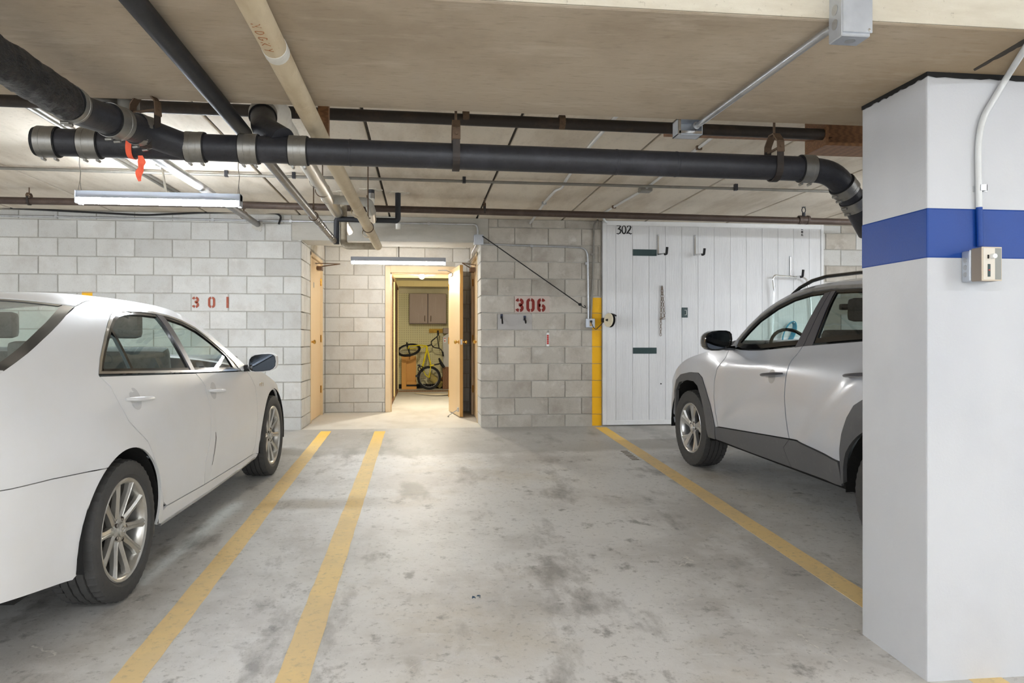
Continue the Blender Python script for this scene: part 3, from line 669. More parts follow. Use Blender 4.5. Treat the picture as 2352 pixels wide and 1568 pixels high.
y_ = 6.7; MB().tube([(-.80, y_, za), (at(846, 478, y_).x, y_ + .02, za - .015), (at(846, 478, y_).x + .005, y_ + .35, za - .04), ], .04, 20, bend=.07).build('tee_branch', M['grey_pvc'], t, smooth=True)
q = at(852, 500, 7.15); MB().tube([(at(846, 478, y_).x + .005, y_ + .33, za - .04), (q.x, 7.42, za - .06)], .036, 20).build('branch_jacket', M['alu'], t, smooth=True)
def loop_hanger(p, r, label):
    t = thing('ring_hanger', label, 'pipe hanger', (p[0], p[1], ZC), group='pipe hangers on threaded rods'); p = Vector(p)
    MB().tube([p + Vector((math.cos(a) * (r + .004), 0, math.sin(a) * (r + .004))) for a in [2 * math.pi * i / 24 for i in range(24)]], .004, 6, close=True).build('ring', M['rusty'], t, smooth=True)
    MB().box((p.x - .02, p.y - .008, p.z + r + .03), (p.x + .02, p.y + .008, p.z + r + .036)).box((p.x - .006, p.y - .006, p.z + r + .002), (p.x + .006, p.y + .006, p.z + r + .06)).build('swivel', M['rusty'], t)
    MB().cyl((p.x, p.y, p.z + r + .03), (p.x, p.y, ZC), .005, 8).build('rod', M['rusty'], t, smooth=True)
    return t
loop_hanger((-.815, 6.3, za), .054, 'rusty ring hanger round the bright aluminium pipe')
loop_hanger((-.838, 5.95, zb), .03, 'rusty ring hanger round the grey steel pipe')
loop_hanger((-.4465, 6.3, zc_ - .0215), .041, 'rusty ring hanger round the cream pipe')
q = at(853, 446, 7.3); t = thing('pipe_stub', 'short capped pipe stub with a clamp below the ceiling by the lintel', 'pipe', (q.x, 7.3, ZC))
MB().cyl((q.x, 7.3, ZC), (q.x, 7.3, ZC - .06), .03, 18).build('pipe', M['black_iron'], t, smooth=True)
MB().lathe([(0, .033), (.05, .033)], (q.x, 7.3, ZC - .04), (0, 0, -1), 18).build('clamp', M['steel_band'], t, smooth=True)
MB().lathe([(0, .031), (.05, .03), (.052, .001)], (q.x, 7.3, ZC - .088), (0, 0, -1), 18).build('cap', M['pvc'], t, smooth=True); patch(t, Vector((q.x, 7.3, ZC)), .07, 5)

def ext(pts, k=1.): pts = list(pts); return [pts[0] + Vector((-5.5 * k, 0, 0))] + pts
def run(name, label, pts, r, m, bend=.0, seg=14, extra=(), cat='pipe'):
    t = thing(name, label, cat, pts[0]); MB().tube(pts, r, seg, bend=bend).build('run', M[m], t, smooth=True); return t
# dark pipe near the ceiling behind the beam
t = run('steel_pipe', 'dark steel pipe along the ceiling just behind the beam', ext([at(-60, 228, 4.5), at(1893, 309, 4.5)]), .035, 'dark_steel')
for px, py in ((1070, 268), (688, 253), (1290, 281)):
    q = at(px, py, 4.5); MB().lathe([(-.02, .036), (-.018, .043), (.018, .043), (.02, .036)], q, (1, 0, 0), 18).build('collar', M['rusty'], t, smooth=True)
q0, q1 = at(1524, 314, 4.62), at(1890, 322, 4.62)
tag(MB().box((q0.x, 4.5, q1.z - .012), (q1.x, 4.62, q1.z + .012)).build('wood_strip', M['wood_trim']), 'brown wooden strip under the dark ceiling pipe', 'wood strip')
t = thing('wood_box', 'brown wooden box built against the ceiling next to the column', 'box', at(1900, 320, 4.5))
a_, b_ = at(1889, 337, 4.5), at(2040, 297, 4.5)
mb = MB().box((a_.x, 4.46, a_.z), (a_.x + .02, 4.72, ZC)).build('side', M['wood_trim'], t)
MB().box((a_.x + .02, 4.46, a_.z - .0), (b_.x, 4.72, a_.z + .02)).build('bottom', M['wood_trim'], t); MB().box((a_.x + .02, 4.70, a_.z + .02), (b_.x, 4.72, ZC)).build('back', M['wood_trim'], t)
# thin conduit on the ceiling
t = run('conduit', 'long thin conduit across the ceiling with clips', ext([at(-60, 384, 6.65), at(545, 402, 6.65), at(2050, 443, 6.68)], .8), .013, 'galv_dark', cat='conduit')
for px, py in ((675, 405), (1066, 416), (1690, 433), (520, 401)):
    q = at(px, py, 6.65); MB().box((q.x - .014, q.y - .018, q.z - .018), (q.x + .014, q.y + .018, ZC)).build('clip', M['black_iron'], t)
# sprinkler pipe
t = run('sprinkler_pipe', 'brown sprinkler pipe along the ceiling in front of the block wall', ext([at(-60, 459, 7.6), at(545, 470, 7.6), at(2060, 513, 7.6)], .8), .034, 'brown_pipe')
q = at(1846, 505, 7.6)
MB().lathe([(-.06, .034), (-.06, .046), (-.035, .048), (-.03, .042), (.03, .042), (.035, .048), (.06, .046), (.06, .034)], q, (1, 0, 0), 20).build('coupling', M['brown_pipe'], t, smooth=True)
mb = MB().cyl(q + Vector((0, 0, .03)), q + Vector((0, 0, .075)), .018, 10).cyl(q + Vector((0, 0, .135)), q + Vector((0, 0, .138)), .022, 12)
mb.tube([q + Vector((math.cos(a) * .021, 0, .105 + math.sin(a) * .03)) for a in [2 * math.pi * i / 14 for i in range(14)]], .005, 6, close=True); mb.build('sprinkler_head', M['black_iron'], t, smooth=True)
for px, py, lab in ((1113, 483, 'rod hanger of the sprinkler pipe above the pier with the number 306'), (67, 461, 'rod hanger of the sprinkler pipe at the far left'), (843, 477, 'rod hanger of the sprinkler pipe between the two cream pipes')):
    clevis(at(px, py, 7.6), .034, ZC, lab, w=.02, yoke=.03)
# steel pipe into the wall
t = run('steel_pipe', 'grey steel pipe running from behind the drain pipe into the block wall', [at(318, 335, 4.6), at(592, 515, YW + .02)], .034, 'bare_steel')
q = at(592, 515, YW); P = []; rr = random.Random(11)
for i in range(16):
    a = 2 * math.pi * i / 16; k = .06 * rr.uniform(.7, 1.3); P.append((q.x + math.cos(a) * k, YW - .006, q.z - .02 + math.sin(a) * k))
MB().prism(P, (0, .012, 0)).build('mortar_collar', M['lintel'], t)
loop_hanger(at(560, 494, 8.3), .036, 'rusty ring hanger where the grey pipe meets the block wall')
for i, (X_, lab) in enumerate(((-2.42, 'left conduit of the pair running along the ceiling toward the wall'), (-2.37, 'right conduit of the pair running along the ceiling toward the wall'))):
    run('conduit', lab, [(X_, 3.35, ZC - .014), (X_, 5.2, ZC - .014), (X_ + .02, 7.75, ZC - .014)], .012, 'galv_dark', cat='conduit')
# dark cables sagging along the top of the block wall
pts = [at(x, y, YW - .05) for x, y in ((-40, 474), (180, 486), (330, 494), (470, 488), (590, 486), (636, 490), (646, 497), (640, 515))]
tag(MB().tube(fillet(pts, .1), .011, 8).build('cable', M['black_plastic'], smooth=True), 'black cable sagging along the top of the left block wall', 'cable')
# wall conduits, junction box
t = thing('conduit', 'thin shiny conduit along the top of the wall bending into the small grey box', 'conduit', at(0, 497, YW))
zq = 2.765; jb = at(1099, 551, YW - .03)
MB().tube([(-5.4, YW - .016, zq), (at(1075, 516, YW).x, YW - .016, zq), (jb.x - .01, YW - .03, zq), (jb.x - .01, YW - .03, jb.z + .05)], .0115, 12, bend=.09).build('run', M['galv'], t, smooth=True)
for px in (131, 490, 668, 985):
    q = at(px, 505, YW); MB().box((q.x - .014, YW - .03, zq - .016), (q.x + .014, YW, zq + .014)).build('strap', M['galv'], t)
t = thing('conduit', 'short conduit slanting from the small grey box into the alcove', 'conduit', jb)
MB().tube([(jb.x - .02, YW - .03, jb.z - .05), (jb.x - .06, YW + .12, jb.z - .13), at(1086, 590, 9.6), at(1072, 606, YR - .03)], .0115, 12, bend=.05).build('branch_run', M['galv'], t, smooth=True)
jbo = MB().box((jb.x - .055, YW - .085, jb.z - .058), (jb.x + .055, YW, jb.z + .058), ch=.004).build('junction_box', M['box_steel'])
tag(jbo, 'small grey junction box at the corner of the lintel', 'junction box')
ob = at(1355.5, 742, YW - .03)
t = thing('conduit', 'thin conduit from the grey box bending down to the outlet by the yellow stripe', 'conduit', jb)
MB().tube([(jb.x + .05, YW - .016, jb.z - .045), (at(1349, 570, YW).x, YW - .016, jb.z - .07), (ob.x - .02, YW - .02, ob.z + .04)], .0115, 12, bend=.11).build('run', M['galv'], t, smooth=True)
for px, py in ((1221, 565), (1346, 605)):
    q = at(px, py, YW); MB().box((q.x - .016, YW - .03, q.z - .018), (q.x + .016, YW, q.z + .012)).build('strap', M['galv'], t)
t = thing('conduit', 'vertical dull conduit from the ceiling to the outlet by the yellow stripe', 'conduit', ob)
q = at(1363, 512, YW); MB().tube([(q.x + .03, YW - .1, ZC - .01), (q.x, YW - .018, ZC - .05), (q.x - .004, YW - .018, 2.4), (ob.x + .012, YW - .018, ob.z + .04)], .0115, 12, bend=.05).build('run', M['galv_dark'], t, smooth=True)
q = at(1359, 585, YW); MB().box((q.x - .016, YW - .03, q.z - .01), (q.x + .03, YW, q.z + .01)).build('strap', M['galv_dark'], t)
# white conduits on the ceiling
t = thing('conduit', 'pale conduit on the ceiling with a double bend left of the small ceiling box', 'conduit', atz(1317, 388, ZC))
zz = ZC - .013
P_ = [atz(x, y, zz) for x, y in ((1440, 240), (1357, 332), (1302, 410), (1290, 432), (1276, 437), (1252, 463), (1226, 501))] + [at(1217, 513, YW + .01)]
MB().tube(P_, .0125, 12, bend=.04).build('run', M['galv_white'], t, smooth=True)
q = atz(1252, 463, ZC); MB().box((q.x - .035, q.y - .012, ZC - .03), (q.x + .012, q.y + .012, ZC)).build('clip', M['galv'], t)
t = thing('ceiling_box', 'small square ceiling box with conduits on the upper ceiling', 'junction box', atz(1482, 428, ZC))
q = atz(1482, 430, ZC); MB().box((q.x - .055, q.y - .055, ZC - .045), (q.x + .055, q.y + .055, ZC), ch=.004).build('box', M['galv_dark'], t)
MB().tube([q - Vector((0, 0, .015)), atz(1389, 487, zz), atz(1372, 500, zz)], .0115, 12).build('conduit_run', M['galv_white'], t, smooth=True)
MB().tube([q - Vector((0, 0, .015)), atz(1640, 312, zz)], .0115, 12).build('conduit_run', M['galv_white'], t, smooth=True)
for px, py in ((1412, 472), (1608, 335)):
    q2 = atz(px, py, ZC); MB().box((q2.x - .03, q2.y - .012, ZC - .03), (q2.x + .012, q2.y + .012, ZC)).build('clip', M['rusty'], t)
t = thing('conduit', 'short pale conduit elbow where the ceiling meets the white panelling', 'conduit', at(1393, 508, YW))
MB().tube([atz(1383, 492, zz), at(1388, 506, YW - .1), at(1394, 511, YW - .05)], .014, 10, bend=.03).build('run', M['galv_white'], t, smooth=True)
# big junction box on the face of the beam, conduit to the open box behind
t = thing('junction_box', 'large zinc junction box on the front of the beam at the top edge', 'junction box', (1.31, 2.22, ZS))
x0, x1 = 1.268, 1.362
MB().box((x0, 2.145, 2.312), (x1, 2.22, 2.47), ch=.003).build('body', M['box_steel'], t)
MB().box((x0 + .002, 2.139, 2.322), (x1 + .004, 2.1455, 2.48), ch=.002).build('cover', M['box_steel'], t)
mb = MB()
for dz in (.03, .075): mb.lathe([(0, .016), (.001, .0165), (.0012, .001)], (x0, 2.183, 2.33 + dz), (-1, 0, 0), 16)
mb.lathe([(0, .016), (.001, .0165), (.0012, .001)], (x0 + .05, 2.183, 2.312), (0, 0, -1), 16); mb.build('knockout', M['galv'], t, smooth=True)
MB().lathe([(0, .005), (.003, .004), (.0035, .001)], (x1 - .008, 2.139, 2.33), (0, -1, 0), 10).build('screw', M['chrome'], t, smooth=True)
c1 = atz(1604, 288, 2.365)
t = thing('conduit', 'silver conduit slanting under the beam to the open box', 'conduit', (1.3, 2.3, 2.368))
MB().tube([(x0 + .015, 2.225, 2.366), (x0 + .012, 2.26, 2.368), (c1.x, 3.3, 2.368)], .0125, 14).build('conduit_run', M['galv'], t, smooth=True)
t = thing('open_box', 'open shiny steel box at the far edge of the beam', 'junction box', (c1.x, 3.33, 2.34)); a_ = at(1556, 278, 3.32); b_ = at(1612, 311, 3.32); w = .003
z1_ = ZS + .01; z0_ = b_.z
mb = MB().box((a_.x, 3.385, z0_), (b_.x, 3.388, z1_)).box((a_.x, 3.31, z0_), (b_.x, 3.388, z0_ + w)).box((a_.x, 3.31, z0_), (a_.x + w, 3.388, z1_)).box((b_.x - w, 3.31, z0_), (b_.x, 3.388, z1_)).box((a_.x, 3.31, z1_ - w), (b_.x, 3.388, z1_))
mb.build('shell', M['box_steel'], t)
MB().box((a_.x + .004, 3.306, z0_ + .004), (b_.x - .004, 3.312, z0_ + .016)).box((a_.x, 3.306, z0_), (a_.x + .012, 3.312, z1_)).build('flange', M['chrome'], t)
MB().cyl((c1.x - .004, 3.30, 2.368), (c1.x - .004, 3.34, 2.368), .017, 12).build('connector', M['galv'], t, smooth=True)

# ---------------------------------------------------------------- alcove doors
def closer(parent, body, size, a1, a2, ax):
    b = Vector(body); o = MB().box(b - Vector(size) / 2, b + Vector(size) / 2, ch=.008).build('closer_body', M['bronze'], parent)
    MB().tube([b + Vector((ax * .03, 0, .03)), a1], .007, 8).tube([a1, a2], .006, 8).build('closer_arm', M['bronze'], parent, smooth=True)
def knob(parent, p, d, name='knob'):
    p = Vector(p); return MB().lathe([(0, .028), (.006, .028), (.009, .013), (.03, .012), (.036, .022), (.048, .027), (.060, .024), (.066, .012), (.067, .001)], p, d, 20).build(name, M['brass'], parent, smooth=True)
def side_door(n, X, sgn, y0, y1, label, hinge_far):
    d = MB().box((X - sgn * .06, y0, ZF + .008), (X - sgn * .018, y1, 2.455), ch=.002).build('door_%d' % n, M['door']); struct(d); d['label'] = label
    fr = MB().box((X - sgn * .14, y0 - .05, ZF), (X + sgn * .008, y0 - .004, 2.50)).box((X - sgn * .14, y1 + .004, ZF), (X + sgn * .008, y1 + .05, 2.50)).box((X - sgn * .14, y0 - .05, 2.459), (X + sgn * .008, y1 + .05, 2.505))
    fr.build('door_frame', M['frame'], d)
    MB().box((X - sgn * .1, y0, 2.455), (X - sgn * .02, y1, 2.459)).build('shadow_gap', M['rubber'], d)
    yh = y1 if hinge_far else y0
    for z in (.72, 1.42, 2.2):
        MB().cyl((X - sgn * .01, yh + .001, z - .05), (X - sgn * .01, yh + .001, z + .05), .007, 10).box((X - sgn * .02, yh - .03, z - .05), (X - sgn * .016, yh + .03, z + .05)).build('hinge', M['brass'], d, smooth=True)
    return d
d1 = side_door(1, XL, 1, 9.60, 10.64, 'closed tan steel door in the left side of the alcove', True)
k = atx(717, 785, XL); knob(d1, (XL - .018, 9.70, k.z), (1, 0, 0))
closer(d1, (XL + .02, 10.30, 2.36), (.07, .17, .05), at(781, 606, 10.15), (XL - .0, 10.0, 2.40), 1)
q = atx(725, 655, XL); MB().box((XL - .0175, 9.95, q.z - .035), (XL - .017, 10.02, q.z + .035)).build('small_label', M['grey_glass'], d1)
d3 = side_door(3, XR, -1, 9.42, 10.44, 'closed door in the shaded right side of the alcove', True)
knob(d3, (XR + .018, 9.53, 1.375), (-1, 0, 0)); closer(d3, (XR - .03, 9.95, 2.33), (.07, .17, .06), at(1062, 604, 9.95), (XR, 9.7, 2.37), -1)
# doorway in the back with its open leaf
hx, hy = .385, 10.93; ang = math.atan2(-.95, .115)
mt = Matrix.Translation((hx, hy, ZF + .012)) @ Matrix.Rotation(ang, 4, 'Z')
d2 = MB().box((0, 0, 0), (.925, .044, 2.03), ch=.002); d2 = d2.build('door_2', M['door']); d2.matrix_basis = mt; struct(d2); d2['label'] = 'open tan door leaf standing in the alcove'
MB().box((.925, .001, .001), (.9285, .043, 2.029)).build('edge_strip', M['door_edge'], d2, world=False)
knob(d2, mt @ Vector((.865, 0, 1.0)), mt.to_3x3() @ Vector((0, -1, 0))); knob(d2, mt @ Vector((.865, .044, 1.0)), mt.to_3x3() @ Vector((0, 1, 0)))
MB().box((.9285, .010, .965), (.930, .034, 1.035)).box((.930, .017, .99), (.936, .027, 1.01)).build('latch_plate', M['box_steel'], d2, world=False)
MB().box((.80, -.018, .06), (.86, 0, .12), ch=.004).cyl((.83, -.012, .09), (.78, -.13, .005), .006, 8).cyl((.78, -.13, .0), (.777, -.135, -.010), .012, 10).build('door_stop', M['galv'], d2, world=False)
for z in (.25, 1.02, 1.8): MB().cyl((-.004, -.004, z - .05), (-.004, -.004, z + .05), .007, 10).build('hinge', M['brass'], d2, world=False, smooth=True)
MB().box((.1, -.02, 1.93), (.34, 0, 1.975), ch=.006).build('closer_body', M['galv'], d2, world=False); MB().tube([(.3, -.02, 1.98), (.42, -.10, 2.0), (.30, -.2, 2.01)], .006, 8).build('closer_arm', M['galv'], d2, world=False, smooth=True)
fr = MB().box((-.53, YR - .012, ZF), (-.456, YR + .16, 2.47), ch=.003).box((.40, YR - .012, ZF), (.475, YR + .16, 2.47), ch=.003).box((-.4555, YR - .011, 2.375), (.3995, YR + .16, 2.472), ch=.003)
fr = struct(fr.build('door_frame_alcove', M['frame']))
MB().box((-.456, YR + .05, ZF), (-.442, YR + .10, 2.375)).box((.386, YR + .05, ZF), (.40, YR + .10, 2.375)).box((-.456, YR + .05, 2.36), (.40, YR + .10, 2.375)).build('door_stop_strip', M['frame'], fr)
q = at(891, 778, YR); MB().box((-.457, YR + .005, 1.30), (-.4555, YR + .045, 1.43)).build('strike_plate', M['brass'], fr)

# ---------------------------------------------------------------- the storage room behind the doorway
peg = bpy.data.materials.new('pegboard'); peg.use_nodes = True; N = peg.node_tree.nodes; L = peg.node_tree.links; b = N['Principled BSDF']; b.inputs['Roughness'].default_value = .7
tc = N.new('ShaderNodeTexCoord'); vm = N.new('ShaderNodeVectorMath'); vm.operation = 'MODULO'; vm.inputs[1].default_value = (.04, 10, .04)
ad = N.new('ShaderNodeVectorMath'); ad.inputs[1].default_value = (4, 0, 0); L.new(tc.outputs['Object'], ad.inputs[0]); L.new(ad.outputs[0], vm.inputs[0])
sb = N.new('ShaderNodeVectorMath'); sb.operation = 'SUBTRACT'; sb.inputs[1].default_value = (.02, 0, .02); L.new(vm.outputs[0], sb.inputs[0])
ml = N.new('ShaderNodeVectorMath'); ml.operation = 'MULTIPLY'; ml.inputs[1].default_value = (1, 0, 1); L.new(sb.outputs[0], ml.inputs[0])
ln = N.new('ShaderNodeVectorMath'); ln.operation = 'LENGTH'; L.new(ml.outputs[0], ln.inputs[0])
lt = N.new('ShaderNodeMath'); lt.operation = 'LESS_THAN'; lt.inputs[1].default_value = .0065; L.new(ln.outputs['Value'], lt.inputs[0])
mx = N.new('ShaderNodeMix'); mx.data_type = 'RGBA'; L.new(lt.outputs[0], mx.inputs[0]); mx.inputs[6].default_value = lin((228, 222, 176)); mx.inputs[7].default_value = lin((120, 108, 70)); L.new(mx.outputs[2], b.inputs['Base Color'])
store_paint = mat('storage_wall_paint', (222, 214, 180), .8, layers=(('N', 3, 1, (206, 196, 158), .45, .7, .6),))
yel_wood = mat('yellowish_lumber', (226, 208, 148), .6, layers=(('w', 3, (8, 8, .6), (208, 186, 122), .3, .8, .5),))
YP = 16.5
struct(bx((-3.2, YP, 0), (3.2, YP + .2, ZC)).build('wall_storage_back', store_paint))
struct(bx((-3.3, YR + .2, 0), (-3.1, YP + .2, ZC)).build('wall_storage_left', store_paint)); struct(bx((3.1, YR + .2, 0), (3.3, YP + .2, ZC)).build('wall_storage_right', store_paint))
o = bx((-1.1, YP - .012, .45), (1.6, YP - .001, 2.43)).build('pegboard', peg); tag(o, 'pale yellow pegboard on the storage room wall behind the bicycle', 'pegboard')
tag(bx((-1.1, YP - .02, ZF), (1.6, YP - .001, .45)).build('base_strip', M['rubber']), 'black base strip along the bottom of the pegboard wall', 'base strip')
# locker front: posts and headers
t = thing('locker_frame', 'yellowish timber frame across the storage room', 'frame', (-.55, 15.4, ZF))
for (x0, x1) in ((-.60, -.52), (1.3, 1.38)): MB().box((x0, 15.36, ZF), (x1, 15.45, ZC), ch=.004).build('post', yel_wood, t)
MB().box((-.52, 15.36, 2.50), (1.3, 15.45, 2.62), ch=.004).build('header', yel_wood, t)
MB().box((-.55, 13.0, 2.475), (1.5, 13.06, 2.55), ch=.004).build('cross_beam', yel_wood, t)
MB().box((-.6, 12.1, 2.56), (1.5, 12.14, 2.66), ch=.004).build('cross_beam', yel_wood, t)
MB().box((-.60, 15.33, ZF), (1.38, 15.47, ZF + .015)).build('sill', M['wood_trim'], t)
MB().tube([(-.6, 14.2, 2.58), (1.5, 14.2, 2.575)], .014, 8).build('dark_pipe', M['dark_steel'], t, smooth=True)
# wire mesh partition on the left
t = thing('mesh_partition', 'brown wire mesh partition along the left of the storage passage', 'partition', (-.5, 11.3, ZF))
XM = -.50; mb = MB(); y0, y1, z0, z1 = 11.25, 15.3, ZF + .06, 2.42
s_ = .055; n = int((y1 - y0 + z1 - z0) / s_)
for k in range(n):
    for sg in (1, -1):
        c = k * s_; ya, yb = max(0, c - (z1 - z0)), min(y1 - y0, c)
        pa, pb = (y0 + ya, z0 + (c - ya)), (y0 + yb, z0 + (c - yb))
        if sg < 0: pa, pb = (pa[0], z0 + z1 - pa[1]), (pb[0], z0 + z1 - pb[1])
        if yb - ya > .01: mb.tube([(XM, pa[0], pa[1]), (XM, pb[0], pb[1])], .003, 3, cap=False)
mb.build('wire_mesh', M['rusty'], t, kind='stuff')
for y in (11.22, 13.25, 15.3): MB().box((XM - .02, y, ZF), (XM + .025, y + .05, 2.6)).build('post', M['wood_trim'] if y < 12 else yel_wood, t)
MB().box((XM - .02, 11.22, 2.42), (XM + .02, 15.35, 2.47)).box((XM - .02, 11.22, ZF + .01), (XM + .02, 15.35, ZF + .06)).build('rail', M['wood_trim'], t)
# ceiling bulb
q = at(969, 632, 11.9); t = thing('ceiling_bulb', 'bare round bulb glowing under the storage room ceiling', 'lamp', (q.x, 11.9, ZC))
MB().box((q.x - .05, 11.85, q.z - .01), (q.x + .05, 11.95, q.z + .07), ch=.008).cyl((q.x, 11.9, q.z + .07), (q.x, 11.9, ZC), .01, 8).build('holder', M['box_steel'], t)
MB().sphere((q.x, 11.87, q.z - .02), .042, 14, 10).build('bulb', mat('glowing_bulb', (255, 244, 220), .4, emis=650), t, smooth=True)
MB().tube([(-.6, 11.9, q.z + .04), (q.x - .3, 11.9, q.z + .03), (q.x, 11.9, q.z), (q.x + .15, 11.9, q.z + .0), (q.x + .3, 11.9, q.z + .03), (q.x + .7, 11.9, q.z + .03)], .012, 8, bend=.06).build('conduit_run', M['galv'], t, smooth=True)
# wall cabinet
wood_g = mat('greyish_woodgrain', (164, 148, 138), .5, layers=(('w', 4, (14, 1, .7), (146, 130, 120), .3, .8, .7), ('N', 8, (6, 1, .4), (182, 168, 158), .55, .7, .5)))
t = thing('wall_cabinet', 'grey woodgrain two-door cabinet hung on the pegboard', 'cabinet', at(982, 742, YP - .33))
a_, b_ = at(940.5, 742, YP - .33), at(1024.5, 675, YP - .33); xm = (a_.x + b_.x) / 2
MB().box((a_.x - .006, YP - .33, a_.z - .012), (b_.x + .006, YP - .013, b_.z + .008), ch=.003).build('body', mat('cabinet_edge', (112, 96, 86), .5), t)
for (x0, x1, kx) in ((a_.x, xm - .012, xm - .065), (xm + .014, b_.x, xm + .065)):
    dd = MB().box((x0, YP - .352, a_.z), (x1, YP - .331, b_.z), ch=.002).build('door', wood_g, t)
    MB().tube([(kx, YP - .352, a_.z + .04), (kx, YP - .376, a_.z + .05), (kx, YP - .376, a_.z + .15), (kx, YP - .352, a_.z + .16)], .006, 8).build('handle', M['bronze'], dd, smooth=True)
# bicycle standing on its rear wheel
YB = 15.95
def bp(u, v, d=0.): return at(880 + u / 6.533, 760 + v / 6.533, YB + d)
yel = mat('yellow_frame_paint', (232, 214, 20), .3, coat=.4)
t = thing('bicycle', 'yellow and black child bicycle standing on its rear wheel before the pegboard', 'bicycle', bp(690, 905))
def bwheel(c, nrm, r):
    c = Vector(c); nrm = Vector(nrm).normalized(); up = Vector((0, 0, 1)); u = nrm.cross(up).normalized(); w = nrm.cross(u)
    ring = lambda rr: [c + u * (math.cos(a) * rr) + w * (math.sin(a) * rr) for a in [2 * math.pi * i / 40 for i in range(40)]]
    o = MB().tube(ring(r - .022), .026, 10, close=True).build('wheel', M['rubber'], t, smooth=True)
    MB().tube(ring(r - .052), .008, 6, close=True).build('rim', M['galv'], o, smooth=True)
    mb = MB()
    for i in range(24):
        a = 2 * math.pi * i / 24; b = a + (.35 if i % 2 else -.35); mb.tube([c + nrm * (.02 if i % 4 < 2 else -.02) + (u * math.cos(b) + w * math.sin(b)) * .018, c + (u * math.cos(a) + w * math.sin(a)) * (r - .055)], .0016, 3, cap=False)
    mb.build('spokes', M['galv'], o); MB().cyl(c - nrm * .05, c + nrm * .05, .02, 10).build('hub', M['black_plastic'], o, smooth=True)
    return o
rc = bp(690, 738); rc.z = ZF + .253; fc = bp(385, 285, -.05)
bwheel(rc, (.06, -1, .0), .25); bwheel(fc, (-.16, -.47, .87), .25)
HT, HB, BB, SJ = bp(660, 225), bp(650, 310), bp(585, 560), bp(716, 512)
mb = MB().tube([HT, HB], .022, 10).tube([bp(655, 285), BB], .019, 10).tube([bp(662, 270), SJ], .016, 10).tube([BB, bp(765, 508)], .016, 10)
for d in (-.05, .05): mb.tube([SJ, bp(705, 600, d), rc + Vector((.0, d, 0))], .010, 8).tube([BB, bp(640, 660, d), rc + Vector((0, d, 0))], .010, 8)
mb.build('frame', yel, t, smooth=True)
mb = MB()
for sg in (-1, 1):
    off = Vector((-.1, -.3, -.5)).cross(Vector((1, 0, .2))).normalized() * .05 * sg
    mb.tube([HT, bp(575, 230) + off, bp(380, 250) + off * 1.2, fc + off * 1.2], .012, 8, bend=.03)
mb.build('fork', yel, t, smooth=True)
MB().tube([HT, bp(725, 205)], .014, 8).tube([bp(725, 205), bp(720, 155), bp(815, 80), bp(835, 45), bp(822, 0)], .011, 8, bend=.03).tube([bp(725, 205), bp(760, 245), bp(850, 262), bp(880, 290), bp(900, 370)], .011, 8, bend=.03).tube([bp(810, 90), bp(840, 262)], .009, 8).build('handlebar', M['black_plastic'], t, smooth=True)
MB().tube([bp(822, 60), bp(822, -10)], .018, 8).tube([bp(893, 310), bp(902, 380)], .018, 8).tube([bp(355, 170, -.08), bp(375, 275, -.05)], .018, 8).tube([bp(398, 320), bp(402, 385)], .016, 8).build('grip', M['rubber'], t, smooth=True)
MB().tube([bp(765, 508), bp(862, 488)], .013, 8).build('seat_post', M['black_plastic'], t, smooth=True)
MB().tube([bp(838, 405), bp(852, 440), bp(880, 500), bp(915, 545)], [.018, .026, .036, .03], 10).build('saddle', M['black_plastic'], t, smooth=True)
MB().lathe([(-.01, .05), (-.01, .068), (.01, .068), (.01, .05)], bp(565, 570, -.05), (.3, -1, 0), 20).tube([bp(540, 520, -.05), bp(590, 610, -.05)], .01, 8).tube([bp(555, 590, -.06), bp(505, 680, -.07)], .012, 8).box(bp(485, 690, -.1), bp(530, 660, -.02)).box(bp(515, 525, -.02), bp(560, 500, .05)).build('crank', M['black_plastic'], t, smooth=True)
# things around the bicycle
wd_or = mat('orange_pine', (226, 168, 84), .5, layers=(('w', 5, (8, 8, .5), (206, 144, 62), .3, .8, .6),))
t = thing('wooden_drawer', 'orange pine drawer standing on end under the raised bicycle wheel', 'drawer', at(938, 893, 16.2))
a_, b_ = at(924, 893, 16.2), at(956, 820, 16.2); zt = b_.z + .03
MB().box((a_.x, 16.16, ZF), (b_.x, 16.20, zt), ch=.004).build('front_board', wd_or, t); MB().box((a_.x - .012, 16.1, ZF), (a_.x + .085, 16.17, zt + .02), ch=.004).build('side_board', wd_or, t)
MB().box((a_.x, 16.12, ZF), (b_.x + .01, 16.18, ZF + .06), ch=.003).box((a_.x + .09, 16.13, ZF + .10), (b_.x + .01, 16.18, ZF + .17), ch=.003).build('rail', wd_or, t); MB().box((a_.x + .09, 16.135, ZF + .065), (b_.x, 16.16, ZF + .095)).build('slot', M['rubber'], t)
a_, b_ = at(985.5, 764, YP - .03), at(1018, 755, YP - .03)
t = thing('wood_rack', 'small yellow wooden rack on the pegboard behind the handlebar', 'rack', a_)
MB().box((a_.x, YP - .05, a_.z), (b_.x, YP - .013, b_.z), ch=.003).build('board', mat('ochre_wood', (206, 166, 52), .6), t); MB().box((a_.x, YP - .08, a_.z), (a_.x + .1, YP - .05, a_.z + .05)).box((b_.x - .1, YP - .08, a_.z), (b_.x, YP - .05, a_.z + .05)).build('bracket', mat('ochre_wood_bracket', (190, 146, 44), .6), t)
t = thing('grey_bin', 'tall grey plastic bin with a red and white sticker behind the open door', 'bin', at(1030, 840, 16.1))
a_, b_ = at(1018, 842, 16.1), at(1060, 768, 16.1)
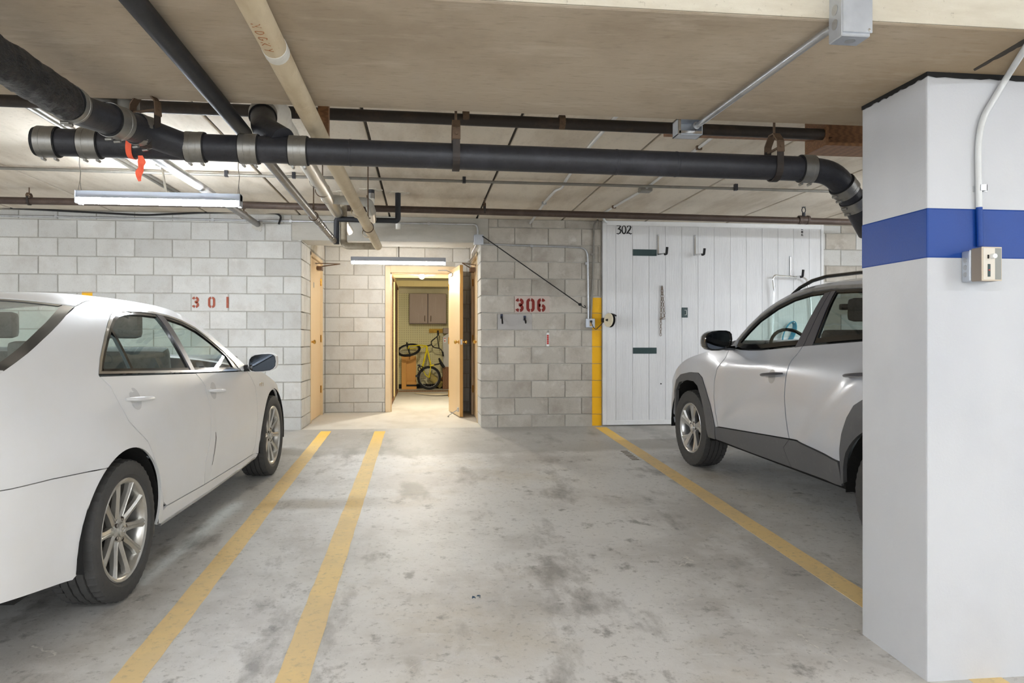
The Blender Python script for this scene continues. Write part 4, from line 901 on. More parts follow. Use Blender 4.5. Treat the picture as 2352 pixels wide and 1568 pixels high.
mb = MB(); mb.add([(a_.x, 16.05, a_.z), (a_.x - .01, 16.05, b_.z - .05), (a_.x + .1, 16.05, b_.z + .02), (b_.x, 16.05, b_.z + .02), (b_.x, 16.05, a_.z), (a_.x, 16.4, a_.z), (a_.x - .01, 16.4, b_.z - .05), (a_.x + .1, 16.4, b_.z + .02), (b_.x, 16.4, b_.z + .02), (b_.x, 16.4, a_.z)], [(0, 1, 2, 3, 4), (9, 8, 7, 6, 5), (0, 5, 6, 1), (1, 6, 7, 2), (2, 7, 8, 3), (3, 8, 9, 4), (4, 9, 5, 0)])
mb.build('body', mat('grey_plastic', (186, 186, 184), .5), t); MB().box((a_.x - .012, 16.03, ZF), (b_.x, 16.42, a_.z), ch=.01).build('stand', M['wood_trim'], t); MB().box((a_.x - .005, 16.06, b_.z + .02), (b_.x, 16.4, b_.z + .14), ch=.01).build('lid', M['grey_box'], t)
q = at(1021.5, 781, 16.04); MB().box((q.x - .022, 16.046, q.z - .05), (q.x + .03, 16.049, q.z + .05)).build('sticker', M['white_plastic'], t); MB().box((q.x - .012, 16.044, q.z - .03), (q.x + .016, 16.0465, q.z - .002)).box((q.x - .018, 16.044, q.z + .03), (q.x + .024, 16.0465, q.z + .046)).build('sticker_print', M['red_plastic'], t)
t = thing('rolled_rug', 'rolled straw coloured rug leaning behind the bicycle wheel', 'rug', at(1005, 888, 16.2))
MB().tube([at(985, 862, 16.3), at(1013, 884, 16.12)], .075, 18).build('roll', mat('straw_mat', (214, 196, 120), .8, layers=(('w', 20, (1, 1, 1), (180, 160, 86), .4, .7, .7),)), t, smooth=True); MB().tube([at(1003, 876, 16.19), at(1007, 879.5, 16.16)], .078, 18).build('strap', M['grey_glass'], t, smooth=True)
mb = MB().sphere(at(1025, 878, 16.22), .13, 16, 12, (1, .7, 1.2)); rr = random.Random(4); mb.v = [tuple(Vector(p) + Vector((rr.uniform(-.012, .012), rr.uniform(-.012, .012), rr.uniform(-.015, .015)))) for p in mb.v]
tag(mb.build('bag', mat('brown_camouflage', (122, 84, 58), .8, layers=(('N', 9, 1, (70, 52, 38), .48, .56, .9), ('N', 7, 1, (160, 70, 48), .60, .64, .8))), smooth=True), 'brown patterned bag on the floor beside the bicycle wheel', 'bag')
mb = MB(); n = 12; V = []; f = []
for i in range(n + 1):
    t_ = i / n; p0 = atz(952 + 84 * t_, 903 + 1.5 * t_, ZF + .004); w = .62 * math.sin(math.pi * (.08 + .8 * t_)); V += [(p0.x, p0.y, ZF + .004), (p0.x + .04, p0.y - w, ZF + .004 + .02 * t_), (p0.x + .04, p0.y - w, ZF + .012 + .02 * t_), (p0.x, p0.y, ZF + .012)]
for i in range(n):
    for k in range(4): f.append((4 * i + k, 4 * i + (k + 1) % 4, 4 * i + 4 + (k + 1) % 4, 4 * i + 4 + k))
tag(MB().add(V, f + [(0, 1, 2, 3), tuple(range(4 * n, 4 * n + 4))]).build('curved_panel', mat('pale_board', (226, 214, 190), .6)), 'pale curved board lying on the storage room floor', 'board')

# ---------------------------------------------------------------- the white panelling numbered 302
P0, P1 = 2.160, 4.985; YPN = YW - .012; ZB = .372; ZT = 2.838
pn = thing('panelling', 'white grooved plywood panelling with the number 302', 'panelling', (3.5, YW, ZB))
MB().box((P0, YPN - .010, ZB), (P1, YW + .002, ZT)).build('backing', M['trim'], pn)
g = at(1413.6, 700, YPN).x; edges = [P0 + .045]
while g < P1 - .06: edges.append(g); g += .2062
edges.append(P1 - .035)
for i in range(len(edges) - 1):
    MB().box((edges[i] + .0028, YPN - .016, ZB + .05), (edges[i + 1] - .0028, YPN - .003, ZT - .055), ch=.003).build('siding_board', M['siding'], pn)
MB().box((P0, YPN - .026, ZB), (P0 + .046, YPN, ZT), ch=.003).build('stile', M['trim'], pn); MB().box((P1 - .036, YPN - .026, ZB), (P1, YPN, ZT), ch=.003).build('stile', M['trim'], pn)
MB().box((P0 + .046, YPN - .024, ZT - .056), (P1 - .036, YPN, ZT), ch=.003).build('top_rail', M['trim'], pn); MB().box((P0 + .046, YPN - .024, ZB), (P1 - .036, YPN, ZB + .055), ch=.003).build('bottom_rail', M['trim'], pn)
YF = YPN - .0165
# hand painted number
a_, b_ = at(1416, 537, YF), at(1451, 518, YF); hh = b_.z - a_.z; mb = MB()
HW = [[(.02, .95), (.30, .98), (.42, .90), (.30, .70), (.20, .60), (.36, .55), (.46, .38), (.38, .12), (.18, .0), (.0, .05)],
      arc(.78, .5, .20, .46, 95, 455, 16), [(1.10, .78), (1.22, .97), (1.42, .98), (1.50, .82), (1.40, .55), (1.22, .28), (1.08, .08), (1.30, .14), (1.48, .02), (1.62, .08)]]
for pl, w in zip(HW, (.13, .12, .13)):
    n = len(pl); stroke(mb, pl, [w * (.55 + .6 * math.sin(math.pi * (i + .5) / n)) for i in range(n)], .0025, lambda u, v, d: (a_.x + u * hh * 1.14, YF - d - .0005, a_.z + v * hh))
mb.build('painted_number', M['black'], pn, label='black hand painted number 302')
mb = MB(); q = at(1842, 521, YF); k = .012
for (u0, v0, u1, v1) in ((-.2, 0, 0, .6), (0, .6, .2, 0), (-.8, -2.2, .3, -1.5), (.3, -1.5, 1.2, -2.0), (-.9, -2.9, 1.1, -3.1), (-.6, -4.6, -.6, -6.0), (-.6, -4.7, .8, -4.7), (-.6, -5.3, .8, -5.3), (.8, -4.6, .8, -6), (-.6, -6, .8, -6), (-.8, -7.6, .9, -7.2), (-.7, -8.2, 1.0, -8.6), (-.9, -9.4, -.3, -8.8), (.5, -9.0, 1.0, -9.5)):
    stroke(mb, [(u0 * k, v0 * k), (u1 * k, v1 * k)], .007, .002, lambda u, v, d: (q.x + u, YF - d - .0005, q.z + v))
mb.build('painted_marks', M['black'], pn, label='small column of black painted marks')
MB().cyl(at(1518, 881, YF), at(1518, 881, YF) + Vector((0, -.004, 0)), .009, 10).build('screw_hole', M['black'], pn)
# hooks
def storage_hook(px, top, bot, tip, label):
    T, Bm = at(px, top, YF), at(px, bot, YF); t = thing('storage_hook', label, 'hook', Bm, group='chromed storage hooks on the white panelling')
    MB().box((T.x - .016, YF - .004, Bm.z - .005), (T.x + .016, YF, T.z + .012), ch=.002).build('back_plate', M['galv'], t)
    e = at(tip[0], tip[1], YF - .21); e2 = at(tip[0] - 1.5, tip[2], YF - .20)
    MB().tube([(T.x, YF - .012, T.z), (T.x, YF - .012, Bm.z), e2 + Vector((-.01, 0, .006))], .011, 12, bend=.03).build('arm', M['chrome'], t, smooth=True)
    MB().tube([e2 + Vector((-.02, .02, 0)), e2, e], .015, 12, bend=.015).build('rubber_tip', M['rubber'], t, smooth=True)
    MB().lathe([(0, .008), (.004, .006), (.005, .001)], (T.x, YF - .022, T.z), (0, -1, 0), 10).build('screw', M['galv'], t, smooth=True)
    return t
storage_hook(1511, 541, 585, (1532.5, 567, 583), 'chromed storage hook beside the upper dark green plate')
storage_hook(1595.5, 542, 586, (1618.5, 570, 584), 'middle chromed storage hook with nothing hung on it')
storage_hook(1814.5, 590, 637, (1845, 619, 635), 'right chromed storage hook carrying a folded tubular frame')
t = thing('tubular_frame', 'shiny bent tube frame hung on the right hook behind the silver car', 'frame', at(1780, 640, YF - .1))
pts = [at(x, y, YF - d) for x, y, d in ((1772, 830, .04), (1778, 665, .1), (1775, 640, .12), (1779, 632, .12), (1820, 635.5, .12), (1843, 636, .10), (1853, 642, .08), (1862, 690, .06), (1866, 830, .04))]
MB().tube(pts, .011, 10, bend=.04).build('tube', M['chrome'], t, smooth=True); q = pts[1]; MB().cyl(q + Vector((0, 0, .02)), q + Vector((0, 0, .05)), .015, 10).build('collar', M['galv'], t, smooth=True)
# dark green plates and hasp
for (x0, y0, x1, y1, lab) in ((1453.5, 573, 1508, 587, 'dark green rectangular plate high on the white panelling'), (1453.5, 798, 1508, 812, 'dark green rectangular plate low on the white panelling')):
    a_, b_ = at(x0, y1, YF), at(x1, y0, YF); tag(MB().box((a_.x, YF - .004, a_.z), (b_.x, YF, b_.z), ch=.001).build('metal_plate', M['green_metal']), lab, 'plate')
a_, b_ = at(1565.5, 729, YF), at(1579.5, 706, YF); t = thing('hasp', 'small dark green latch plate with a white loop on the panelling', 'hasp', a_)
MB().box((a_.x, YF - .004, a_.z), (b_.x, YF, b_.z), ch=.001).build('plate', M['green_metal'], t); mb = MB(); c = (a_ + b_) / 2
mb.tube([(c.x - .004, YF - .005, c.z + .03), (c.x + .018, YF - .012, c.z + .028), (c.x + .02, YF - .014, c.z), (c.x + .018, YF - .012, c.z - .028), (c.x - .002, YF - .005, c.z - .03)], .004, 6); mb.build('loop', M['galv_white'], t, smooth=True)
# chain
t = thing('chain', 'rusty chain hung in two strands from a nail on the white panelling', 'chain', at(1521, 660, YF)); mb = MB()
def link(p, d, flip):
    d = Vector(d).normalized(); a = Vector((1, 0, 0)) if flip else Vector((0, -1, 0)); P = []
    for i in range(10):
        an = 2 * math.pi * i / 10; P.append(Vector(p) + d * math.sin(an) * .02 + a * math.cos(an) * .010)
    mb.tube(P, .0032, 5, close=True)
def strand(p0, p1):
    p0, p1 = Vector(p0), Vector(p1); n = max(2, int((p1 - p0).length / .031))
    for i in range(n): link(p0.lerp(p1, (i + .5) / n), p1 - p0, i % 2)
yc = YF - .02
strand(at(1520, 658, yc), at(1518, 733, yc)); strand(at(1521.5, 658, yc), at(1526, 728, yc)); strand(at(1518, 733, yc), at(1517.5, 771, yc)); strand(at(1526, 728, yc), at(1518, 731, yc)); strand(at(1516, 733, yc - .01), at(1527, 732, yc - .01))
mb.build('links', mat('rusty_chain', (128, 112, 98), .5, .6), t, smooth=True); MB().cyl(at(1521, 657, YF), at(1521, 656, YF - .05), .004, 6).build('nail', M['galv_dark'], t)
# blue hose seen through the silver car
mb = MB(); c = at(1812, 765, YF - .07); t = thing('hose', 'coiled blue hose hung on the panelling, seen through the car window', 'hose', c)
for k in range(5): mb.tube([c + Vector((math.cos(a) * (.05 + .006 * k) + .05 * math.sin(a), -.012 * k + .03, math.sin(a) * (.13 + .004 * k))) for a in [2 * math.pi * i / 20 for i in range(20)]], .008, 6, close=True)
mb.build('coil', mat('blue_hose', (70, 150, 178), .5), t, smooth=True); MB().cyl(c + Vector((.05, .07, .13)), c + Vector((.05, -.04, .13)), .006, 8).build('peg', M['galv'], t)
# cord reel on its bracket, outlet
c = at(1399.5, 735, YF - .14); t = thing('cord_reel', 'round cream cord reel on a black bracket at the edge of the panelling', 'cord reel', at(1388, 735, YF)); ax = Vector((.91, .40, -.06)).normalized()
MB().lathe([(-.02, .001), (-.022, .075), (-.016, .083), (-.006, .083), (-.004, .06)], c, ax, 28).build('disc', M['cream'], t, smooth=True)
MB().lathe([(-.004, .055), (.018, .055), (.018, .084), (.026, .084), (.028, .001)], c, ax, 28).build('drum', M['black_plastic'], t, smooth=True)
q = at(1386, 735, YF - .005); MB().box((q.x - .03, YF - .05, q.z - .025), (q.x + .03, YF, q.z + .025), ch=.006).tube([q + Vector((.01, -.05, 0)), c - ax * .02], .016, 10).build('bracket', M['black_plastic'], t, smooth=True)
e = c + ax * .028 + Vector((0, 0, .072)); MB().tube([e, e + ax * .03, e + ax * .075 + Vector((0, 0, -.012))], .010, 8).build('handle', M['black_plastic'], t, smooth=True)
t = thing('outlet', 'square metal outlet box where the two conduits end', 'outlet', ob)
MB().box((ob.x - .052, YW - .05, ob.z - .052), (ob.x + .052, YW, ob.z + .052), ch=.004).build('box', M['box_steel'], t); MB().box((ob.x - .054, YW - .054, ob.z - .054), (ob.x + .054, YW - .05, ob.z + .054), ch=.002).build('cover_plate', M['box_steel'], t)
MB().box((ob.x - .01, YW - .058, ob.z - .036), (ob.x + .018, YW - .054, ob.z + .034), ch=.002).build('receptacle', mat('tan_plastic', (206, 170, 118), .5), t); MB().box((ob.x - .01, YW - .075, ob.z + .008), (ob.x + .018, YW - .058, ob.z + .034), ch=.004).build('plug', M['black_plastic'], t)
pts = [Vector((ob.x + .004, YW - .07, ob.z + .01)), at(1363, 752, YW - .09), at(1369, 757, YW - .1), at(1378, 748, YW - .1), at(1386, 739, YW - .1), at(1392, 736, YF - .07)]
tag(MB().tube(fillet(pts, .05), .0045, 8).build('power_cord', M['black_plastic'], smooth=True), 'black cord looping from the outlet to the cream reel', 'cord')
# diagonal black elastic cord with hook
t = thing('bungee_cord', 'black elastic cord stretched diagonally from the grey box to the conduit', 'cord', at(1112, 545, YW - .05)); pa, pb = at(1108, 542, YW - .1), at(1332, 699, YW - .04)
MB().tube([pa, pb], .0065, 8).build('cord', M['black_plastic'], t, smooth=True); MB().sphere(pb, .014, 10, 8, (1.6, 1, 1.2)).build('ferrule', M['rubber'], t, smooth=True)
MB().tube([pb, at(1338, 704, YW - .04), at(1343, 707, YW - .04), at(1345, 704, YW - .04), at(1342, 701, YW - .04)], .005, 6, bend=.01).tube([at(1338, 705, YW - .04), at(1349, 708, YW - .035)], .003, 6).build('hook', M['black'], t, smooth=True)
# wall hooks and reflector on the pier
for px, y0, y1, lab in ((1152, 721, 744, 'left black wall hook below the number 306'), (1205, 725, 743, 'right black wall hook below the number 306')):
    a_, b_ = at(px, y0, YW), at(px, y1, YW); t = thing('wall_hook', lab, 'hook', b_, group='black wall hooks under the number 306')
    MB().box((a_.x - .014, YW - .012, a_.z - .055), (a_.x + .014, YW, a_.z), ch=.002).build('plate', mat('navy_plastic', (34, 40, 66), .4), t)
    MB().tube([(a_.x, YW - .012, a_.z - .03), (a_.x + .002, YW - .05, a_.z - .06), (b_.x + .002, YW - .09, b_.z - .0), (b_.x - .003, YW - .12, b_.z + .03)], .010, 8, bend=.02).build('prong', M['black_plastic'], t, smooth=True)
a_, b_ = at(1255, 795, YW), at(1261, 764, YW); t = thing('reflector', 'narrow white strip with red reflectors on the block pier', 'reflector', a_)
MB().box((a_.x, YW - .008, a_.z), (b_.x, YW, b_.z), ch=.001).build('strip', M['white_plastic'], t); h = (b_.z - a_.z)
for i in range(5): MB().box((a_.x + .004, YW - .010, a_.z + h * (.15 + .142 * i)), (b_.x - .004, YW - .008, a_.z + h * (.15 + .142 * i + .13)), ch=.001).build('red_lens', M['red_plastic'], t)

# ---------------------------------------------------------------- on the column
yb_ = CYN - .0115
t = thing('conduit', 'painted conduit bending down the front of the column to the thermostat', 'conduit', at(2248, 560, yb_))
c_ = [atz(2420, 8, 2.368), at(2311, 180, yb_ - .0)]; k0 = at(2262, 262, yb_); k1 = at(2247, 310, yb_); k2 = at(2249, 476, yb_); k3 = at(2251, 566, yb_)
MB().tube([c_[0], c_[1], at(2256, 272, yb_), at(2246.5, 330, yb_), k2], .0112, 14, bend=.06).build('run', M['galv_white'], t, smooth=True); MB().tube([k2, k3], .0113, 14).build('blue_run', M['blue_paint'], t, smooth=True, label='stretch of conduit painted over in blue')
q = at(2249, 434, CYN); MB().box((q.x - .026, CYN - .004, q.z - .012), (q.x - .010, CYN, q.z + .010)).box((q.x - .013, CYN - .026, q.z - .010), (q.x + .013, CYN - .022, q.z + .012)).box((q.x + .010, CYN - .026, q.z - .010), (q.x + .013, CYN, q.z + .012)).box((q.x + .010, CYN - .004, q.z - .010), (q.x + .028, CYN, q.z + .012)).build('strap', M['galv'], t)
t = thing('thermostat', 'beige thermostat on a knockout box below the blue band of the column', 'thermostat', (2.06, CYN, 1.62))
z0, z1 = at(2256, 644, 2.5).z, at(2256, 567, 2.5).z; x0 = 2.022; x1 = x0 + .076
MB().box((x0 - .006, CYN - .042, z0 + .0), (x0 + .098, CYN, z1 - .006), ch=.006).build('back_box', M['box_steel'], t)
mb = MB()
for i in range(3): mb.lathe([(0, .0095), (.0014, .009), (.0016, .001)], (x0 - .006, CYN - .020, z0 + .028 + i * .027), (-1, 0, 0), 14)
mb.build('knockout', M['galv'], t, smooth=True)
MB().box((x0 - .008, CYN - .048, z0 + .002), (x0 + .10, CYN - .042, z1 - .004), ch=.002).build('flange', M['box_steel'], t)
MB().box((x0 - .002, CYN - .098, z0), (x1, CYN - .046, z1), ch=.002).build('case', M['grey_box'], t)
MB().box((x0 - .003, CYN - .101, z0 - .001), (x1 + .001, CYN - .098, z1 + .001), ch=.001).build('face_frame', mat('worn_beige', (206, 192, 172), .5, layers=(('N', 60, 1, (150, 104, 70), .6, .7, .8),)), t)
MB().box((x0 + .002, CYN - .1025, z0 + .004), (x0 + .048, CYN - .1005, z1 - .004)).build('face', M['beige_metal'], t); MB().box((x0 + .048, CYN - .1025, z0 + .004), (x1 - .003, CYN - .1005, z1 - .004)).build('dark_face', M['grey_glass'], t)
MB().box((x0 + .019, CYN - .104, z0 + .014), (x0 + .029, CYN - .102, z0 + .060)).build('scale_slot', M['green_metal'], t); MB().box((x0 + .021, CYN - .1046, z0 + .036), (x0 + .027, CYN - .1036, z0 + .040)).build('scale_pointer', M['red_plastic'], t)
MB().lathe([(0, .0095), (.018, .0085), (.0185, .001)], (x0 + .036, CYN - .1025, z1 - .034), (-.1, -1, 0), 16).build('dial', M['white_plastic'], t, smooth=True); MB().box((x0 + .018, CYN - .1035, z1 - .042), (x0 + .024, CYN - .1022, z1 - .028)).build('dial_mark', M['black'], t)
# scrap on the floor
q = onfloor(1092, 1374); mb = MB(); rr = random.Random(2)
for i in range(7):
    c = q + Vector((rr.uniform(-.018, .018), rr.uniform(-.015, .015), .004)); P = [c + Vector((rr.uniform(-.012, .012), rr.uniform(-.012, .012), rr.uniform(0, .006))) for _ in range(3)]; mb.prism(P, (0, 0, .003))
tag(mb.build('plastic_scrap', mat('dark_blue_plastic', (44, 72, 96), .5)), 'crumpled dark blue plastic scrap on the concrete floor', 'scrap')

# ---------------------------------------------------------------- cars
def glass_mat(name, tint, refl=1.5):
    m = bpy.data.materials.new(name); m.use_nodes = True; nt = m.node_tree; N = nt.nodes; L = nt.links
    for n in list(N): N.remove(n)
    o = N.new('ShaderNodeOutputMaterial'); mx = N.new('ShaderNodeMixShader'); lw = N.new('ShaderNodeLayerWeight'); pw = N.new('ShaderNodeMath'); pw.operation = 'POWER'; pw.inputs[1].default_value = 5; L.new(lw.outputs['Facing'], pw.inputs[0])
    fr = N.new('ShaderNodeMath'); fr.operation = 'MULTIPLY_ADD'; fr.inputs[1].default_value = .92; fr.inputs[2].default_value = .08; L.new(pw.outputs[0], fr.inputs[0])
    tr = N.new('ShaderNodeBsdfTransparent'); tr.inputs[0].default_value = lin(tint); gl = N.new('ShaderNodeBsdfGlossy'); gl.inputs['Roughness'].default_value = .02
    L.new(fr.outputs[0], mx.inputs[0]); L.new(tr.outputs[0], mx.inputs[1]); L.new(gl.outputs[0], mx.inputs[2]); L.new(mx.outputs[0], o.inputs[0]); return m
M['white_car'] = mat('white_car_paint', (232, 232, 232), .42, spec=.3, coat=.2, layers=(('N', 2.2, 1, (228, 227, 224), .48, .7, .6), ('N', 150, 1, (176, 172, 162), .72, .80, .5)))
M['silver_car'] = mat('silver_car_paint', (206, 210, 218), .28, .35, coat=.6, layers=(('N', 400, 1, (190, 191, 194), .5, .7, .4),))
M['glass'] = glass_mat('window_glass', (234, 245, 241)); M['dark_glass'] = glass_mat('tinted_glass', (150, 156, 154))
M['tyre'] = mat('tyre_rubber', (70, 69, 68), .75, layers=(('N', 20, 1, (82, 79, 76), .5, .7, .6), ('N', 80, 1, (40, 39, 39), .55, .75, .6)))
M['alloy'] = mat('alloy', (196, 194, 188), .34, .75, layers=(('N', 9, 1, (160, 154, 142), .5, .72, .6),))
M['alloy2'] = mat('bright_alloy', (206, 206, 206), .25, .8)
M['cladding'] = mat('grey_cladding', (96, 96, 97), .6, layers=(('N', 30, 1, (112, 111, 110), .55, .72, .5),), bump=(('N', 300, 1, .25, .001),))
M['gloss_black'] = mat('gloss_black', (14, 14, 15), .12, coat=.5)
M['satin_grey'] = mat('pillar_grey', (92, 92, 98), .3, .3, coat=.5)
M['liner'] = mat('arch_liner', (24, 23, 22), .9, bump=(('N', 60, 1, .5, .006),))
M['cabin'] = mat('cabin_trim', (96, 96, 98), .8); M['seat'] = mat('seat_cloth', (128, 127, 126), .85, layers=(('N', 30, 1, (84, 84, 86), .5, .7, .6),))
M['tail_red'] = mat('tail_lamp_red', (150, 14, 16), .15, coat=.6)
M['mirror'] = mat('mirror_glass', (84, 90, 98), .03, 1.)

def densify(poly, res, close=True):
    out = []; n = len(poly)
    for i in range(n if close else n - 1):
        a = np.array(poly[i]); b = np.array(poly[(i + 1) % n]); k = max(1, int(math.ceil(np.linalg.norm(b - a) / res)))
        for j in range(k): out.append(tuple(a + (b - a) * j / k))
    if not close: out.append(tuple(poly[-1]))
    return out
def inside(poly, P):
    x, y = P[:, 0], P[:, 1]; r = np.zeros(len(P), bool); n = len(poly)
    for i in range(n):
        x0, y0 = poly[i]; x1, y1 = poly[(i + 1) % n]
        if y0 == y1: continue
        c = ((y0 > y) != (y1 > y)) & (x < (x1 - x0) * (y - y0) / (y1 - y0) + x0); r ^= c
    return r
def area(p): return .5 * sum(p[i][0] * p[(i + 1) % len(p)][1] - p[(i + 1) % len(p)][0] * p[i][1] for i in range(len(p)))
def inset(poly, d):
    p = list(poly); s = 1 if area(p) > 0 else -1; out = []; n = len(p)
    for i in range(n):
        a, b, c = np.array(p[i - 1]), np.array(p[i]), np.array(p[(i + 1) % n]); e1 = (b - a) / (np.linalg.norm(b - a) + 1e-9); e2 = (c - b) / (np.linalg.norm(c - b) + 1e-9)
        n1 = np.array([-e1[1], e1[0]]) * s; n2 = np.array([-e2[1], e2[0]]) * s; m = n1 + n2; L_ = np.linalg.norm(m)
        if L_ < .3: out.append(tuple(b + n1 * d)); continue
        m /= L_; out.append(tuple(b + m * d / max(.45, m.dot(n1))))
    return out
def clip(poly, a, b):
    """keep the part of poly left of the line a->b"""
    f = lambda p: (b[0] - a[0]) * (p[1] - a[1]) - (b[1] - a[1]) * (p[0] - a[0]); out = []
    for i in range(len(poly)):
        p, q = poly[i], poly[(i + 1) % len(poly)]; fp, fq = f(p), f(q)
        if fp >= 0: out.append(p)
        if fp * fq < 0: t = fp / (fp - fq); out.append((p[0] + (q[0] - p[0]) * t, p[1] + (q[1] - p[1]) * t))
    return out
def cdt(poly, holes, res):
    loops = [densify(poly, res)] + [densify(h, res) for h in holes]; V = []; Ed = []
    for lp_ in loops:
        o = len(V); V += lp_; Ed += [(o + i, o + (i + 1) % len(lp_)) for i in range(len(lp_))]
    Bd = np.array(V); x0, y0 = Bd.min(0); x1, y1 = Bd.max(0)
    gx, gy = np.meshgrid(np.arange(x0 + res / 2, x1, res), np.arange(y0 + res / 2, y1, res)); G = np.stack([gx.ravel(), gy.ravel()], 1)
    if len(G):
        k = inside(loops[0], G)
        for h in loops[1:]: k &= ~inside(h, G)
        G = G[k]
        if len(G):
            d = np.full(len(G), 9.)
            for i in range(0, len(Bd), 64): d = np.minimum(d, np.min(np.linalg.norm(G[:, None] - Bd[None, i:i + 64], axis=2), 1))
            G = G[d > res * .55]
    pts = [Vector(p) for p in V] + [Vector((float(p[0]), float(p[1]))) for p in G]
    r = delaunay_2d_cdt(pts, Ed, [], 0, 1e-7); P = np.array([(v.x, v.y) for v in r[0]]); T = [tuple(f) for f in r[2]]
    C = np.array([P[list(t)].mean(0) for t in T]); k = inside(loops[0], C)
    for h in loops[1:]: k &= ~inside(h, C)
    return P, [t for t, q in zip(T, k) if q]
def surf_panel(name, poly, m, parent, fn, nrm, holes=(), res=.04, lip=.014, off=0., label=None, smooth=True):
    """fn(P) -> 3D points on the body surface, nrm -> outward normals; edges get a lip turned inwards"""
    P, T = cdt(poly, holes, res); N3 = nrm(P); X = fn(P) + N3 * off
    V = [tuple(p) for p in X]; Fc = []
    for t in T:
        a, b, c = (np.array(V[i]) for i in t); n = np.cross(b - a, c - a); Fc.append(t if n.dot(N3[t[0]]) > 0 else t[::-1])
    if lip:
        cnt = {}
        for t in Fc:
            for i in range(3): cnt[(t[i], t[(i + 1) % 3])] = 1
        bd = [e for e in cnt if (e[1], e[0]) not in cnt]; idx = {}
        def g(i, d):
            if (i, d) not in idx:
                idx[(i, d)] = len(V); V.append(tuple(X[i] - N3[i] * (lip if d else 0)))
            return idx[(i, d)]
        for a, b in bd: Fc.append((g(b, 0), g(a, 0), g(a, 1), g(b, 1)))
    o = MB().add(V, Fc).build(name, m, parent, smooth=smooth, world=False, label=label, fix=False, ang=60); return o
class Car:
    def __init__(s, root, W, zr, zc, rail_n=2.2): s.root = root; s.W = W; s.zr = zr; s.zc = zc; s.n = rail_n
    def side(s, sg):
        def fn(P): return np.stack([P[:, 0], sg * s.W(P[:, 0], P[:, 1]), P[:, 1]], 1)
        def nr(P):
            e = 1e-3; wx = (s.W(P[:, 0] + e, P[:, 1]) - s.W(P[:, 0] - e, P[:, 1])) / (2 * e); wz = (s.W(P[:, 0], P[:, 1] + e) - s.W(P[:, 0], P[:, 1] - e)) / (2 * e)
            n = np.stack([-wx, np.full(len(P), float(sg)), -wz], 1); return n / np.linalg.norm(n, axis=1)[:, None]
        return fn, nr
    def H(s, x, y):
        zr = s.zr(x); yr = s.W(x, zr); return zr + (s.zc(x) - zr) * (1 - np.minimum(1, np.abs(y) / yr) ** s.n)
    def top(s):
        def fn(P): return np.stack([P[:, 0], P[:, 1], s.H(P[:, 0], P[:, 1])], 1)
        def nr(P):
            e = 1e-3; hx = (s.H(P[:, 0] + e, P[:, 1]) - s.H(P[:, 0] - e, P[:, 1])) / (2 * e); hy = (s.H(P[:, 0], P[:, 1] + e) - s.H(P[:, 0], P[:, 1] - e)) / (2 * e)
            n = np.stack([-hx, -hy, np.ones(len(P))], 1); return n / np.linalg.norm(n, axis=1)[:, None]
        return fn, nr
    def sp(s, name, poly, m, holes=(), res=.04, lip=.014, off=0., gap=.0022, label=None, sides=(-1, 1), parent=None):
        p = inset(poly, gap) if gap else poly; r = []
        for sg in sides:
            fn, nr = s.side(sg); r.append(surf_panel(name, p, m, parent or s.root, fn, nr, holes, res, lip, off, label))
        return r
    def tp(s, name, x0, x1, m, res=.05, lip=.012, off=0., inset_y=0., gap=.002, label=None, hole=None):
        xs = np.linspace(x0 + gap, x1 - gap, max(4, int((x1 - x0) / .06))); ys = s.W(xs, s.zr(xs)) - inset_y - gap
        poly = [(a, b) for a, b in zip(xs, ys)] + [(a, -b) for a, b in zip(xs[::-1], ys[::-1])]
        fn, nr = s.top(); return surf_panel(name, poly, m, s.root, fn, nr, (), res, lip, off, label)
def arcp(cx, cz, r, a0, a1, n=18): return [(cx + r * math.cos(math.radians(a0 + (a1 - a0) * i / n)), cz + r * math.sin(math.radians(a0 + (a1 - a0) * i / n))) for i in range(n + 1)]

